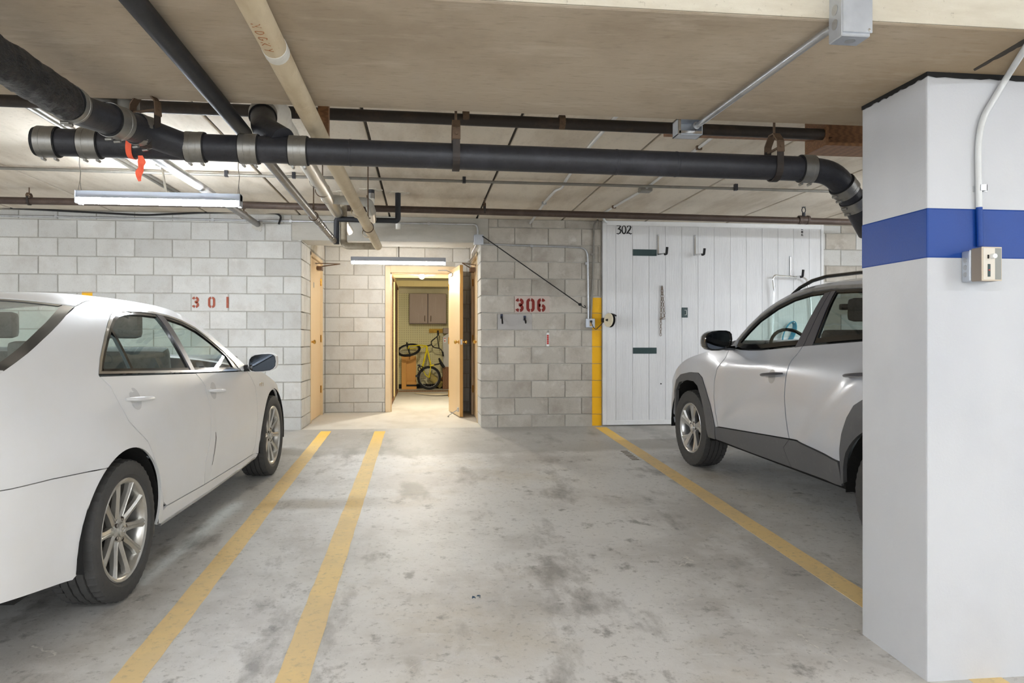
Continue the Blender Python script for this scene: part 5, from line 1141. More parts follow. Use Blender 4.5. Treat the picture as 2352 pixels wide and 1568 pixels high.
def wheel(root, x, sg, R, w, rim, yc, style, steer=0.):
    """axis along y, outer face at sg*(yc + w/2)"""
    mtx = Matrix.Translation((x, sg * yc, R)) @ Matrix.Rotation(0 if sg > 0 else math.pi, 4, 'Z') @ Matrix.Rotation(steer, 4, 'Z')
    h = w / 2; G = .011
    prof = [(-h * .86, rim), (-h, rim + .03), (-h, R - .03), (-h * .93, R - .008)]
    for k in range(5):
        a = -h * .86 + k * h * 1.72 / 5; b = a + h * 1.72 / 5
        prof += [(a + .004, R - (.003 if k in (0, 4) else 0)), (b - .004, R - (.003 if k in (0, 4) else 0))]
        if k < 4: prof += [(b - .003, R - G), (b + .003, R - G)]
    prof += [(h * .93, R - .008), (h, R - .03), (h * 1.02, R - .055), (h * .99, rim + .02), (h * .86, rim + .002), (h * .80, rim)]
    n = len(prof)
    def mod(i, j, r):
        if 3 <= i <= 6 and j % 2: return r - .007
        if n - 10 <= i <= n - 6 and j % 2: return r - .005
        if 6 < i < n - 10 and r > R - .001 and (j + i // 4) % 3 == 0: return r - .0035
        return r
    t = MB().lathe(prof, (0, 0, 0), (0, 1, 0), 96, mod=mod).build('wheel', M['tyre'], root, smooth=True, world=False, ang=25, label='tyre'); t.matrix_basis = mtx
    y = h
    MB().lathe([(-h * .8, rim + .002), (-h * .8, rim - .02), (y - .06, rim - .028), (y - .02, rim - .020), (y - .012, rim - .012), (y - .008, rim - .002), (y - .012, rim + .004), (y - .03, rim + .002)], (0, 0, 0), (0, 1, 0), 64).build('rim', M['alloy'] if style == 10 else M['alloy2'], t, smooth=True, world=False)
    MB().lathe([(y - .12, .001), (y - .12, rim * .74), (y - .13, rim * .74)], (0, 0, 0), (0, 1, 0), 40).build('brake_disc', M['dark_steel'], t, smooth=True, world=False)
    MB().lathe([(-h * .7, .001), (-h * .7, rim - .022)], (0, 0, 0), (0, 1, 0), 40).build('inner_shadow_plate', M['liner'], t, world=False)
    mt = M['alloy'] if style == 10 else M['alloy2']; sp = []
    rot = lambda p, a: (p[0] * math.cos(a) - p[2] * math.sin(a), p[1], p[0] * math.sin(a) + p[2] * math.cos(a))
    if style == 10:
        for k in range(10):
            a = 2 * math.pi * k / 10 + .12; V = []
            for (r, hw, yo, dp) in ((.040, .020, -.034, .04), (.075, .021, -.034, .034), (.13, .0165, -.026, .03), (.18, .0175, -.018, .026), (rim - .012, .024, -.012, .03)):
                V += [(r, y + yo - dp, -hw), (r, y + yo - .008, -hw), (r, y + yo, -hw * .25), (r, y + yo - .006, 0), (r, y + yo, hw * .25), (r, y + yo - .008, hw), (r, y + yo - dp, hw)]
            f = [(i * 7 + j, i * 7 + j + 1, i * 7 + 8 + j, i * 7 + 7 + j) for i in range(4) for j in range(6)]
            MB().add([rot(p, a) for p in V], f).build('spoke', mt, t, world=False, smooth=True, ang=20)
    else:
        for k in range(5):
            a = 2 * math.pi * k / 5 + .35
            for (tw, wd, lab) in ((.0, 1., 0), (.42, .55, 1)):
                V = []
                for (r, hw, yo, sw) in ((.035, .03 * wd, -.030, 0), (.08, .026 * wd, -.028, .0 + tw * .15), (.13, .03 * wd, -.022, tw * .5), (.17, .034 * wd, -.016, tw * .8), (rim - .014, .040 * wd, -.010, tw)):
                    c = math.cos(sw * .8); s_ = math.sin(sw * .8)
                    for (q, dy) in ((-hw, -.03), (-hw, -.004), (hw * .2, 0), (hw, -.012), (hw, -.03)): V.append((r * c - q * s_, y + yo + dy, r * s_ + q * c))
                f = [(i * 5 + j, i * 5 + j + 1, i * 5 + 6 + j, i * 5 + 5 + j) for i in range(4) for j in range(4)]
                MB().add([rot(p, a) for p in V], f).build('spoke', mt, t, world=False, smooth=True, ang=20)
    hub = MB().lathe([(y - .07, .062), (y - .036, .060), (y - .030, .050), (y - .030, .034)], (0, 0, 0), (0, 1, 0), 40).build('hub', mt, t, smooth=True, world=False)
    for k in range(5):
        a = 2 * math.pi * (k + .5) / 5; c = (math.cos(a) * .050, y - .034, math.sin(a) * .050)
        MB().lathe([(-.01, .0115), (.0045, .0115), (.005, .0095), (.002, .009), (.0015, .001)], c, (0, 1, 0), 12).build('lug_hole', M['dark_steel'], t, smooth=True, world=False)
    MB().lathe([(y - .032, .036), (y - .022, .035), (y - .019, .030), (y - .0185, .001)], (0, 0, 0), (0, 1, 0), 32).build('hub_cap', mt, t, smooth=True, world=False)
    mb = MB(); el = lambda rx, rz, cz: mb.tube([(math.cos(q) * rx, y - .018, cz + math.sin(q) * rz) for q in [2 * math.pi * i / 24 for i in range(24)]], .0016, 5, close=True)
    if style == 10: el(.026, .018, 0); el(.008, .017, 0); el(.018, .006, .009)
    else: el(.024, .015, 0); mb.tube([(-.010, y - .018, -.010), (-.006, y - .018, .010)], .0018, 5).tube([(.006, y - .018, -.010), (.010, y - .018, .010)], .0018, 5).tube([(-.008, y - .018, -.001), (.008, y - .018, .001)], .0018, 5)
    mb.build('emblem', M['chrome'], t, smooth=True, world=False)
    return t
def handle(car, sg, x0, x1, z0, z1, m, parent, bulge=.038):
    q = lambda x, z, o: (x, sg * (float(car.W(x, z)) + o), z); n = 9; pts = [q(x0 + (x1 - x0) * i / n, z0 + (z1 - z0) * i / n, .004 + bulge * math.sin(math.pi * min(1, max(0, (i / n) * 1.0))) ** .5) for i in range(n + 1)]
    h = MB().tube(pts, [.010, .016, .018, .018, .018, .018, .018, .018, .016, .010], 12, flat=.62).build('handle', m, parent, smooth=True, world=False)
    c = q((x0 + x1) / 2 , (z0 + z1) / 2, .0005); return h
def cabin(root, xr, xf, zf, m):
    """seats, dash and wheel seen through the glass"""
    def seat(x, y, w, hz, name):
        mb = MB(); mb.box((x - .02, y - w / 2, zf + .20), (x + .50, y + w / 2, zf + .34), ch=.04); o = mb.build(name, M['seat'], root, world=False, smooth=True)
        MB().box((x - .10, y - w / 2, zf + .30), (x + .02, y + w / 2, hz), rot=Matrix.Rotation(-.22, 3, 'Y'), piv=(x, y, zf + .3), ch=.045).build('backrest', M['seat'], o, world=False, smooth=True)
        return o
    for sy in (-1, 1):
        o = seat(xf, sy * .37, .50, zf + .86, 'front_seat'); MB().box((xf - .30, sy * .37 - .13, zf + .90), (xf - .21, sy * .37 + .13, zf + 1.06), ch=.035).build('headrest', M['seat'], o, world=False, smooth=True)
    o = seat(xr, 0, 1.24, zf + .80, 'rear_bench')
    for y in (-.38, 0, .38): MB().box((xr - .26, y - .12, zf + .80), (xr - .17, y + .12, zf + .92), ch=.03).build('headrest', M['seat'], o, world=False, smooth=True)
    d = MB().box((xf + .78, -.68, zf + .40), (xf + 1.15, .68, zf + .72), ch=.05).build('dashboard', M['cabin'], root, world=False, smooth=True)
    c = Vector((xf + .66, .37, zf + .66)); ax = Vector((-.9, 0, .45)).normalized(); u = Vector((0, 1, 0)); w = ax.cross(u)
    MB().tube([c + u * math.cos(a) * .18 + w * math.sin(a) * .18 for a in [2 * math.pi * i / 28 for i in range(28)]], .014, 8, close=True).tube([c - u * .17, c + u * .17], .02, 8).tube([c, c - ax * -.0 + Vector((.2, 0, -.1))], .03, 8).build('steering_wheel', M['gloss_black'], root, world=False, smooth=True)
    MB().box((xr - .3, -.78, zf - .02), (xf + 1.1, .78, zf + .02)).build('cabin_floor', M['cabin'], root, world=False)

# ---- white sedan
WB = 2.72
base = pchip([.1, .18, .25, .4, .6, .74, .82, .9, .95, 1.05, 1.15, 1.25, 1.33, 1.40, 1.46], [.80, .845, .872, .893, .907, .910, .898, .882, .868, .822, .772, .716, .66, .585, .45])
plan = pchip([-1.12, -1.0, -.8, -.5, -.1, .6, 1.6, 2.4, 2.9, 3.3, 3.5, 3.65, 3.7], [.66, .78, .89, .95, .985, 1, 1, .985, .955, .89, .82, .70, .6])
crs = pchip([-1.1, .1, 1.13, 2.19, 3.6], [1.09, 1.003, .902, .80, .66])
def Ws(x, z):
    x = np.asarray(x, float); z = np.asarray(z, float); d = np.maximum(0, crs(x) - z)
    w = base(z) * plan(x) - .36 * d * np.exp(-d / .05)
    for cx in (0, WB):
        r = np.hypot(x - cx, z - .334); w = w + .010 * np.exp(-((r - .40) / .04) ** 2)
    return w
zr = pchip([-1.12, -1.0, -.75, -.637, -.454, -.164, .161, .437, .75, 1.0, 1.25, 1.5, 1.7, 1.94, 2.06, 2.13, 2.43, 2.66, 2.93, 3.15, 3.4, 3.66], [.92, 1.00, 1.095, 1.139, 1.199, 1.30, 1.392, 1.425, 1.430, 1.418, 1.385, 1.294, 1.175, 1.035, .965, .935, .888, .83, .745, .66, .56, .44])
zcn = pchip([-1.12, -1.0, -.75, -.637, -.454, -.164, .161, .437, .75, 1.0, 1.25, 1.5, 1.7, 1.94, 2.06, 2.13, 2.43, 2.66, 2.93, 3.15, 3.4, 3.66], [.98, 1.06, 1.135, 1.165, 1.235, 1.345, 1.435, 1.465, 1.473, 1.465, 1.435, 1.36, 1.262, 1.13, 1.06, 1.025, .975, .94, .88, .80, .69, .5])
X0, Y0 = -2.286, 3.817
mtx = Matrix.Translation((X0, Y0, SL * Y0)) @ Matrix.Rotation(math.atan(SL), 4, 'X') @ Matrix.Rotation(math.pi / 2 - math.radians(3.33), 4, 'Z')
sd = thing('sedan', 'white sedan with ten-spoke wheels parked left of the yellow lines', 'car', mtx=mtx)
C1 = Car(sd, Ws, zr, zcn); wc = M['white_car']
dlo = [(-.045, 1.078), (-.016, 1.103), (.035, 1.145), (.109, 1.194), (.205, 1.251), (.308, 1.305), (.404, 1.343), (.491, 1.367), (.57, 1.379), (.658, 1.382), (.825, 1.378), (.986, 1.366), (1.144, 1.346), (1.298, 1.314), (1.449, 1.264), (1.585, 1.193), (1.729, 1.106), (1.843, 1.02), (1.915, .938), (1.031, .998)]
rd_edge = [(-.05, 1.070), (.0, 1.013), (.021, .928), (.06, .843), (.132, .777), (.212, .715), (.261, .636), (.333, .537), (.383, .43), (.44, .35), (.50, .315)]
split = [(1.045, .994), (1.10, .94), (1.132, .90), (1.149, .813), (1.147, .727), (1.139, .596), (1.110, .507), (1.080, .437), (1.078, .36), (1.10, .292)]
fd_edge = [(2.051, .925), (2.13, .86), (2.188, .796), (2.219, .686), (2.239, .522), (2.235, .339), (2.167, .272)]
bot = [(2.167, .272), (1.63, .283), (1.10, .292), (.80, .304), (.50, .315)]
C1.sp('rear_door', rd_edge + [(.80, .304), (1.10, .292)] + split[::-1][1:], wc, gap=.005)
C1.sp('front_door', split + [(1.63, .283)] + fd_edge[::-1] + [(1.915, .936)], wc, gap=.005)
A1 = arcp(0, .334, .385, 119.5, -13, 26); A2 = arcp(WB, .334, .378, 193, -13, 30)
rail_x = [2.06, 1.94, 1.82, 1.7, 1.6, 1.5, 1.38, 1.25, 1.12, 1.0, .88, .75, .6, .437, .3, .161, 0, -.164, -.31, -.454, -.637, -.75, -.88, -1.0]
rail = [(x, float(zr(x))) for x in rail_x]
quarter = [(-1.095, .74), (-.765, .712), (-.566, .703)] + A1 + [(.40, .245), (.46, .30)] + rd_edge[::-1][1:] + dlo[:19] + [(1.99, .935)] + rail + [(-1.095, float(zr(-1.095)))]
C1.sp('quarter_panel', quarter, wc, gap=.0015)
C1.sp('rear_bumper', [(-1.095, .74), (-.765, .712), (-.566, .703), (-.192, .668)] + arcp(0, .334, .385, 120.5, 193, 14) + [(-.40, .235), (-.586, .262), (-.80, .290), (-1.0, .31), (-1.095, .318)], wc, gap=.0025)
C1.sp('rocker_panel', bot + [(.455, .30), (.41, .245), (.50, .215), (1.3, .205), (2.30, .215), (2.33, .25), (2.26, .27)], wc, gap=.002, label='white sill below the doors')
C1.sp('sill_strip', [(.45, .236), (1.3, .226), (2.28, .236), (2.28, .222), (1.3, .212), (.45, .222)], M['galv'], off=.004, gap=0, lip=.008)
fend_top = [(x, float(zr(x))) for x in (2.06, 2.13, 2.28, 2.43, 2.55, 2.66, 2.8, 2.93, 3.05, 3.15, 3.28)]
C1.sp('front_fender', [(1.99, .93)] + fd_edge + [(2.25, .268), (2.335, .25)] + A2[1:-1] + [(3.14, .25), (3.22, .40), (3.25, .55)] + fend_top[::-1], wc, gap=.002)
C1.sp('front_bumper', [(3.28, float(zr(3.28))), (3.25, .55), (3.22, .40), (3.14, .25), (3.35, .235), (3.6, .28), (3.68, .40), (3.64, .46), (3.45, .54)], wc, gap=.002)
whole = [(-1.04, .95), (-1.08, .5), (-.8, .32), (-.38, .26)] + arcp(0, .334, .40, 190, -10, 24) + [(1.3, .24), (2.3, .25)] + arcp(WB, .334, .392, 190, -10, 24) + [(3.4, .27), (3.62, .38), (3.3, .50), (2.9, .70), (2.4, .86), (2.0, .90), (1.0, .97), (-.1, 1.05), (-.6, 1.08)]
C1.sp('inner_shell', whole, M['liner'], off=-.013, lip=0, gap=0, res=.08)
inner = inset(dlo, .014)
C1.sp('chrome_surround', dlo, M['chrome'], holes=(inner,), off=.0015, gap=0, lip=.01, res=.03)
bar_a, bar_b, bp_a, bp_b, cp_a, cp_b = (.318, 1.30), (.286, 1.05), (.975, 1.37), (.99, .99), (1.088, 1.36), (1.072, .99)
gin = inset(dlo, .030)
q_gl = clip(gin, (bar_b[0] - .012, bar_b[1]), (bar_a[0] - .012, bar_a[1])); r_gl = clip(clip(gin, (bar_a[0] + .014, bar_a[1]), (bar_b[0] + .014, bar_b[1])), bp_b, bp_a); f_gl = clip(clip(gin, cp_a, cp_b), (1.80, .9), (1.70, 1.2))
C1.sp('window_frame', inner, M['gloss_black'], holes=(q_gl, r_gl, f_gl), off=-.003, gap=0, lip=.016, res=.035, label='black window frames and pillars')
C1.sp('pillar_trim', [(.99, 1.352), (1.078, 1.342), (1.066, 1.0), (1.0, 1.004)], M['satin_grey'], off=.001, gap=.004, lip=.004)
for nm, g in (('quarter_glass', q_gl), ('rear_door_glass', r_gl), ('front_door_glass', f_gl)): C1.sp(nm, g, M['glass'], off=-.010, gap=-.006, lip=0, res=.06)
rfh = C1.tp('roof', .17, 1.35, wc); C1.tp('rear_window', -.62, .16, M['glass'], inset_y=.05, lip=0, off=-.004); C1.tp('windshield', 1.36, 2.06, M['glass'], inset_y=.03, lip=0, off=-.004)
C1.tp('boot_lid', -1.098, -.63, wc); C1.tp('bonnet', 2.09, 3.62, wc)
fn, nr = C1.top()
def ring_poly(x0, x1, dy0, dy1, n=14):
    xs = np.linspace(x0, x1, n); return xs, Ws(xs, zr(xs))
xs, ys = ring_poly(-.63, .165, 0, 0)
for sg in (-1, 1):
    surf_panel('rear_window_border', [(a, sg * (b - .001)) for a, b in zip(xs, ys)] + [(a, sg * (b - .055)) for a, b in zip(xs[::-1], ys[::-1])], M['gloss_black'], sd, fn, nr, res=.03, lip=.008, off=-.002)
b0 = float(Ws(.165, zr(.165))) - .06; surf_panel('rear_window_border', [(.165, -b0), (.165, b0), (.125, b0), (.125, -b0)], M['gloss_black'], sd, fn, nr, res=.04, lip=.006, off=-.002)
# rear end, lamps
for nm, z0, z1, m, bl in (('boot_face', .745, None, wc, .07), ('bumper_face', .318, .735, wc, .09)):
    V = []; n = 20
    for i in range(n + 1):
        t_ = i / n * 2 - 1; e = 1 - abs(t_) ** 3
        for k in range(5):
            if z1 is None:
                zt_ = float(zr(-1.096)); y1_ = float(Ws(-1.096, zt_)) * t_; zz_ = float(C1.H(np.array([-1.096]), np.array([y1_]))[0]); z = z0 + (zz_ - z0) * k / 4
                yy = float(Ws(-1.096, min(z, zt_))) * t_ * (1 - k / 4) + y1_ * k / 4; V.append((-1.096 - bl * e * math.cos(k / 4 * 1.5), yy, z))
            else:
                z = z0 + (z1 - z0) * k / 4; V.append((-1.096 - bl * e * (.6 + .4 * math.sin(math.pi * (k + 1) / 5)), float(Ws(-1.096, z)) * t_, z))
    MB().add(V, [(5 * i + j, 5 * i + 5 + j, 5 * i + 6 + j, 5 * i + 1 + j) for i in range(n) for j in range(4)]).build(nm, m, sd, smooth=True, world=False)
C1.sp('tail_lamp', [(-.745, .985), (-.80, .93), (-1.05, .84), (-1.07, .93), (-1.0, .985), (-.85, 1.02)], M['tail_red'], off=.004, gap=0, res=.03)
# arch liners, underbody
for cx in (0, WB):
    for sg in (-1, 1):
        V = []; f = []; n = 20
        for i in range(n + 1):
            a = math.radians(-12 + 204 * i / n); V += [(cx + math.cos(a) * .392, sg * .885, .334 + math.sin(a) * .392), (cx + math.cos(a) * .385, sg * .52, .334 + math.sin(a) * .385)]
        for i in range(n): f.append((2 * i, 2 * i + 1, 2 * i + 3, 2 * i + 2))
        o = len(V); V += [(cx, sg * .53, .334)]; f += [(o, 2 * i + 1, 2 * i + 3) for i in range(n)]
        MB().add(V, f).build('arch_liner', M['liner'], sd, smooth=True, world=False)
    # mud-stained bracket ahead of the wheel
MB().box((-.7, -.78, .25), (3.3, .78, .32)).build('underbody', M['liner'], sd, world=False)
for sg in (-1, 1): MB().box((.365, sg * .70, .20), (.375, sg * .868, .35)).build('mud_guard', mat('dusty_plastic', (120, 116, 108), .9, layers=(('N', 60, 1, (60, 58, 54), .6, .7, .8),)), sd, world=False)
for x in (0, WB):
    for sg in (-1, 1): wheel(sd, x, sg, .334, .215, .240, .79, 10, steer=0)
for sg in (-1, 1):
    handle(C1, sg, .085, .335, .945, .922, wc, sd); handle(C1, sg, 1.172, 1.40, .870, .848, wc, sd)
    for (x, z) in ((.19, .935), (1.26, .862)):
        fn_, nr_ = C1.side(sg); surf_panel('handle_cup_shade', arcp(x, z, .055, 0, 340, 16), mat('cup_shadow', (206, 207, 208), .4, coat=.5), sd, fn_, nr_, res=.02, lip=0, off=.0006)  # flat disc, greyer paint for the shade inside the handle cup
    # mirror
    c = Vector((2.02, sg * 1.0, .99)); mb = MB(); V = []; f = []; n = 16
    for (dx, k) in ((-.03, .93), (-.03, 1.0), (.02, 1.0), (.07, .86), (.105, .55), (.12, .12)):
        for i in range(n):
            a = 2 * math.pi * i / n; ca, sa = math.cos(a), math.sin(a); e = .62
            V.append((c.x + dx, c.y + sg * math.copysign(abs(ca) ** e, ca) * .105 * k, c.z + math.copysign(abs(sa) ** e, sa) * .068 * k + .012 * ca))
    for j in range(5):
        for i in range(n): f.append((j * n + i, j * n + (i + 1) % n, j * n + n + (i + 1) % n, j * n + n + i))
    f.append(tuple(range(5 * n, 6 * n))); hs = MB().add(V, f).build('mirror_housing', wc, sd, smooth=True, world=False)
    MB().add([Vector(p) + Vector((.006, 0, 0)) for p in V[:n]], [tuple(range(n))]).build('mirror_glass', M['mirror'], hs, world=False, fix=False)
    MB().ring_tube([[Vector(p) for p in V[:n]], [Vector((p[0] - .004, c.y + (p[1] - c.y) * .97, c.z + (p[2] - c.z) * .97)) for p in V[:n]], [Vector((p[0] + .006, c.y + (p[1] - c.y) * .95, c.z + (p[2] - c.z) * .95)) for p in V[:n]]], cap=False).build('bezel', M['gloss_black'], hs, world=False, smooth=True)
    MB().box((1.99, sg * .86, .925), (2.07, sg * .93, .975), ch=.012).build('mirror_foot', M['gloss_black'], sd, world=False, smooth=True)
    # badge on the fender
    bx0 = 2.30; mb = MB()
    G_ = {'H': [[(0, 0), (0, 1)], [(.6, 0), (.6, 1)], [(0, .5), (.6, .5)]], 'Y': [[(0, 1), (.3, .5), (.3, 0)], [(.6, 1), (.3, .5)]], 'B': [[(0, 0), (0, 1), (.5, .95), (.5, .55), (0, .5), (.55, .45), (.55, .05), (0, 0)]], 'R': [[(0, 0), (0, 1), (.55, .9), (.5, .5), (0, .45), (.6, 0)]], 'I': [[(.3, 0), (.3, 1)]], 'D': [[(0, 0), (0, 1), (.5, .8), (.55, .3), (0, 0)]]}
    for i, ch in enumerate('HYBRID'):
        for pl in G_[ch]: stroke(mb, pl, .2, .0015, lambda u, v, d, i=i: (bx0 + (-sg if sg < 0 else -1) * 0 + (-.0 + (i * .024 + u * .020) * (1 if sg < 0 else -1)) , sg * (float(Ws(bx0 + i * .024, .80)) + .002 + d), .785 + v * .026 - i * .0018))
    mb.build('badge', M['chrome'], sd, world=False, label='chrome lettering on the fender')
# scuff line on the front door
fn_, nr_ = C1.side(-1); surf_panel('scuff', [(1.232, .60), (1.250, .56), (1.232, .47), (1.205, .395), (1.198, .395), (1.222, .47), (1.238, .56), (1.226, .60)], mat('dark_scuff', (96, 92, 86), .7), sd, fn_, nr_, res=.03, lip=0, off=.0012)
cabin(sd, .42, 1.38, .30, None); MB().box((-.60, -.62, 1.02), (.10, .62, 1.04)).build('rear_shelf', M['cabin'], sd, world=False)

# ---- silver sport utility car
WB2 = 2.66
base2 = pchip([.15, .24, .30, .4, .6, .8, .95, 1.03, 1.08, 1.2, 1.35, 1.48, 1.56, 1.62, 1.68], [.77, .84, .873, .893, .898, .90, .893, .873, .855, .805, .74, .675, .62, .56, .40])
plan2 = pchip([-1.0, -.8, -.5, 0, 1.0, 2.2, 2.8, 3.1, 3.3, 3.45, 3.55], [.75, .86, .94, .99, 1, 1, .985, .94, .86, .74, .64])
sh2 = pchip([-.9, .376, 1.027, 1.437, 2.05, 2.6, 3.2], [1.20, 1.114, 1.033, .983, .925, .90, .80])
def Wv(x, z):
    x = np.asarray(x, float); z = np.asarray(z, float)
    w = base2(z) * plan2(x) - .30 * np.clip(z - sh2(x), 0, .07) * np.clip((2.3 - x) / .3, 0, 1)
    # crease running down the rear door: the panel behind it stands proud
    ax, az, bx_, bz = .344, 1.058, .95, .545; L_ = math.hypot(bx_ - ax, bz - az); d = ((x - ax) * (bz - az) - (z - az) * (bx_ - ax)) / L_ * 1.0
    s_ = np.clip(d / .10 + .0, 0, 1); w = w + .022 * (s_ * s_ * (3 - 2 * s_)) * np.clip((1.15 - z) / .15, 0, 1) * np.clip((z - .4) / .15, 0, 1)
    # crease on the front door
    d2 = (z - (.62 + (1.75 - x) * .55)); w = w - .16 * np.clip(d2, 0, .10) * np.clip((1.05 - z) / .2, 0, 1) * np.clip((x - 1.1) / .1, 0, 1) * np.clip((2.1 - x) / .1, 0, 1)
    for cx in (0, WB2):
        r = np.hypot(x - cx, z - .34); w = w + .016 * np.exp(-((r - .48) / .09) ** 2)
    return w
xs_ = [-.95, -.75, -.5, -.2, .3, .7, 1.0, 1.2, 1.39, 1.57, 1.74, 1.85, 1.925, 2.0, 2.1, 2.27, 2.56, 2.75, 2.85, 2.97, 3.1, 3.3, 3.5]
zr2 = pchip(xs_, [1.05, 1.25, 1.45, 1.53, 1.57, 1.588, 1.588, 1.573, 1.537, 1.472, 1.375, 1.28, 1.195, 1.10, 1.088, 1.055, .995, .945, .905, .85, .77, .66, .52])
zc2 = pchip(xs_, [1.12, 1.35, 1.54, 1.60, 1.63, 1.64, 1.64, 1.628, 1.60, 1.54, 1.45, 1.37, 1.295, 1.20, 1.14, 1.115, 1.07, 1.03, 1.0, .96, .90, .80, .62])
yaw2 = math.radians(4.0)
mtx = Matrix.Translation((3.4435, 3.918, SL * 3.918)) @ Matrix.Rotation(math.atan(SL), 4, 'X') @ Matrix.Rotation(math.pi / 2 + yaw2, 4, 'Z')
sv = thing('sport_utility_car', 'silver sport utility car with grey cladding, half hidden by the column', 'car', mtx=mtx)
C2 = Car(sv, Wv, zr2, zc2); pc = M['silver_car']
belt = [(1.83, 1.088), (1.70, 1.090), (1.522, 1.100), (1.30, 1.124), (1.068, 1.149), (.75, 1.180), (.436, 1.21), (.05, 1.245), (-.33, 1.30)]
ctop = [(1.925, 1.165), (1.848, 1.253), (1.742, 1.348), (1.565, 1.446), (1.386, 1.512), (1.201, 1.548), (.991, 1.562), (.704, 1.562), (.3, 1.545), (-.1, 1.50), (-.42, 1.42)]
dlo2 = [(1.93, 1.10)] + ctop + belt[::-1]
fd2 = [(2.01, 1.072), (2.025, 1.013), (2.094, .923), (2.134, .808), (2.137, .683), (2.109, .562), (2.064, .440)]
sp2 = [(1.010, 1.155), (1.023, 1.125), (1.056, 1.052), (1.059, .99), (1.066, .907), (1.069, .804), (1.053, .682), (1.027, .582), (1.003, .519)]
C2.sp('front_door', fd2[::-1] + [(1.93, 1.095)] + belt[:4] + [(1.10, 1.145)] + sp2, pc, gap=.005)
rarch_o = [(.411, .48), (.397, .563), (.378, .657), (.338, .761), (.287, .835), (.2, .885), (.05, .905), (-.2, .875), (-.36, .76), (-.44, .60), (-.47, .42)]
C2.sp('rear_door', sp2[::-1] + [(.75, 1.180), (.436, 1.21), (.05, 1.245), (-.06, 1.12), (-.02, 1.0), (.1, .91)] + rarch_o[5::-1] + [(.896, .527)], pc, gap=.005)
farch_o = [(3.022, .40), (3.024, .497), (2.99, .643), (2.92, .749), (2.80, .81), (2.60, .845), (2.43, .853), (2.352, .822), (2.272, .731), (2.186, .615), (2.131, .509), (2.10, .43)]
farch_i = [(2.985, .33), (2.975, .519), (2.94, .653), (2.84, .735), (2.66, .772), (2.50, .775), (2.415, .743), (2.34, .64), (2.285, .50), (2.235, .33)]
hood_e = [(x, float(zr2(x))) for x in (2.0, 2.1, 2.27, 2.42, 2.56, 2.66, 2.75, 2.85, 2.97, 3.1, 3.2)]
C2.sp('front_fender', fd2 + farch_o[::-1] + [(3.10, .42), (3.14, .55)] + hood_e[::-1], pc, gap=.002)
C2.sp('front_bumper', [(3.2, float(zr2(3.2))), (3.14, .55), (3.10, .42), (3.03, .33), (3.3, .30), (3.5, .40), (3.52, .50), (3.4, .60)], pc, gap=.002)
C2.sp('front_arch_cladding', farch_o + [(2.11, .33), (2.235, .33)] + farch_i[::-1][1:], M['cladding'], off=.006, gap=.001, lip=.03, res=.03, label='dark grey cladding round the front wheel')
C2.sp('rear_arch_cladding', rarch_o + arcp(0, .34, .405, 178, 2, 24) + [(.43, .34)], M['cladding'], off=.006, gap=.001, lip=.03, res=.03, label='dark grey cladding round the rear wheel')
C2.sp('front_sill_cladding', [(2.10, .435), (1.53, .478), (1.003, .516), (1.07, .45), (.985, .328), (1.5, .326), (2.10, .33)], M['cladding'], off=.004, gap=.0015, lip=.02, label='dark grey sill cladding under the front door')
C2.sp('rear_sill_cladding', [(1.003, .516), (.896, .524), (.43, .478), (.425, .33), (.985, .328), (1.07, .45)], M['cladding'], off=.004, gap=.0015, lip=.02, label='dark grey sill cladding under the rear door')
railx = [2.0, 1.925, 1.85, 1.74, 1.65, 1.57, 1.48, 1.39, 1.3, 1.2, 1.1, 1.0, .85, .7, .5, .3, .05, -.2, -.5, -.65, -.75, -.85]
C2.sp('quarter_panel', rarch_o[5:] + [(-.6, .5), (-.85, .6), (-.95, .95), (-.88, 1.12)] + [(x, float(zr2(x))) for x in railx[::-1]] + [(1.99, 1.09), (1.93, 1.10)] + ctop + [(-.33, 1.30), (.05, 1.245), (-.06, 1.12), (-.02, 1.0), (.1, .91)], pc, gap=.0015)
C2.sp('rear_bumper', [(-.47, .42), (-.6, .5), (-.85, .6), (-.93, .5), (-.8, .34), (-.45, .33)], M['cladding'], gap=.002)
whole2 = [(-.8, 1.0), (-.9, .7), (-.75, .4), (-.44, .36)] + arcp(0, .34, .43, 178, 2, 20) + [(1.0, .36), (2.2, .36)] + [(2.31, .55), (2.40, .75), (2.5, .79), (2.66, .79), (2.86, .75), (2.95, .66), (2.99, .52), (3.0, .36), (3.3, .36), (3.4, .5), (3.1, .72), (2.8, .88), (2.4, 1.0), (2.0, 1.05), (1.1, 1.11), (.3, 1.2), (-.4, 1.22)]
C2.sp('inner_shell', whole2, M['liner'], off=-.014, lip=0, gap=0, res=.09)
C2.sp('chrome_strip', ctop + inset(dlo2, .020)[1:len(ctop) + 1][::-1], M['galv'], off=.004, gap=0, lip=.008, res=.03)
in2 = inset(dlo2, .012); gi2 = inset(dlo2, .045)
bA, bB, cA, cB = (1.005, 1.54), (1.085, 1.12), (.915, 1.56), (.885, 1.15)
fg2 = clip(clip(gi2, bA, bB), (1.82, 1.0), (1.80, 1.4)); fg2 = clip(gi2, bA, bB); rg2 = clip(clip(gi2, (.11, 1.56), (.06, 1.2)), cB, cA)
rg2 = clip(clip(gi2, cB, cA), (.06, 1.56), (.02, 1.2)); qg2 = clip(gi2, (-.03, 1.2), (.0, 1.56))
C2.sp('window_frame', in2, M['gloss_black'], holes=(fg2, rg2, qg2), off=-.004, gap=0, lip=.016, res=.035, label='gloss black window frames')
C2.sp('pillar_trim', [(1.035, 1.512), (1.10, 1.135), (1.005, 1.148), (.975, 1.525)], M['satin_grey'], off=.001, gap=.002, lip=.004); C2.sp('pillar_trim', [(.972, 1.526), (1.002, 1.149), (.905, 1.160), (.925, 1.530)], M['satin_grey'], off=.001, gap=.002, lip=.004)
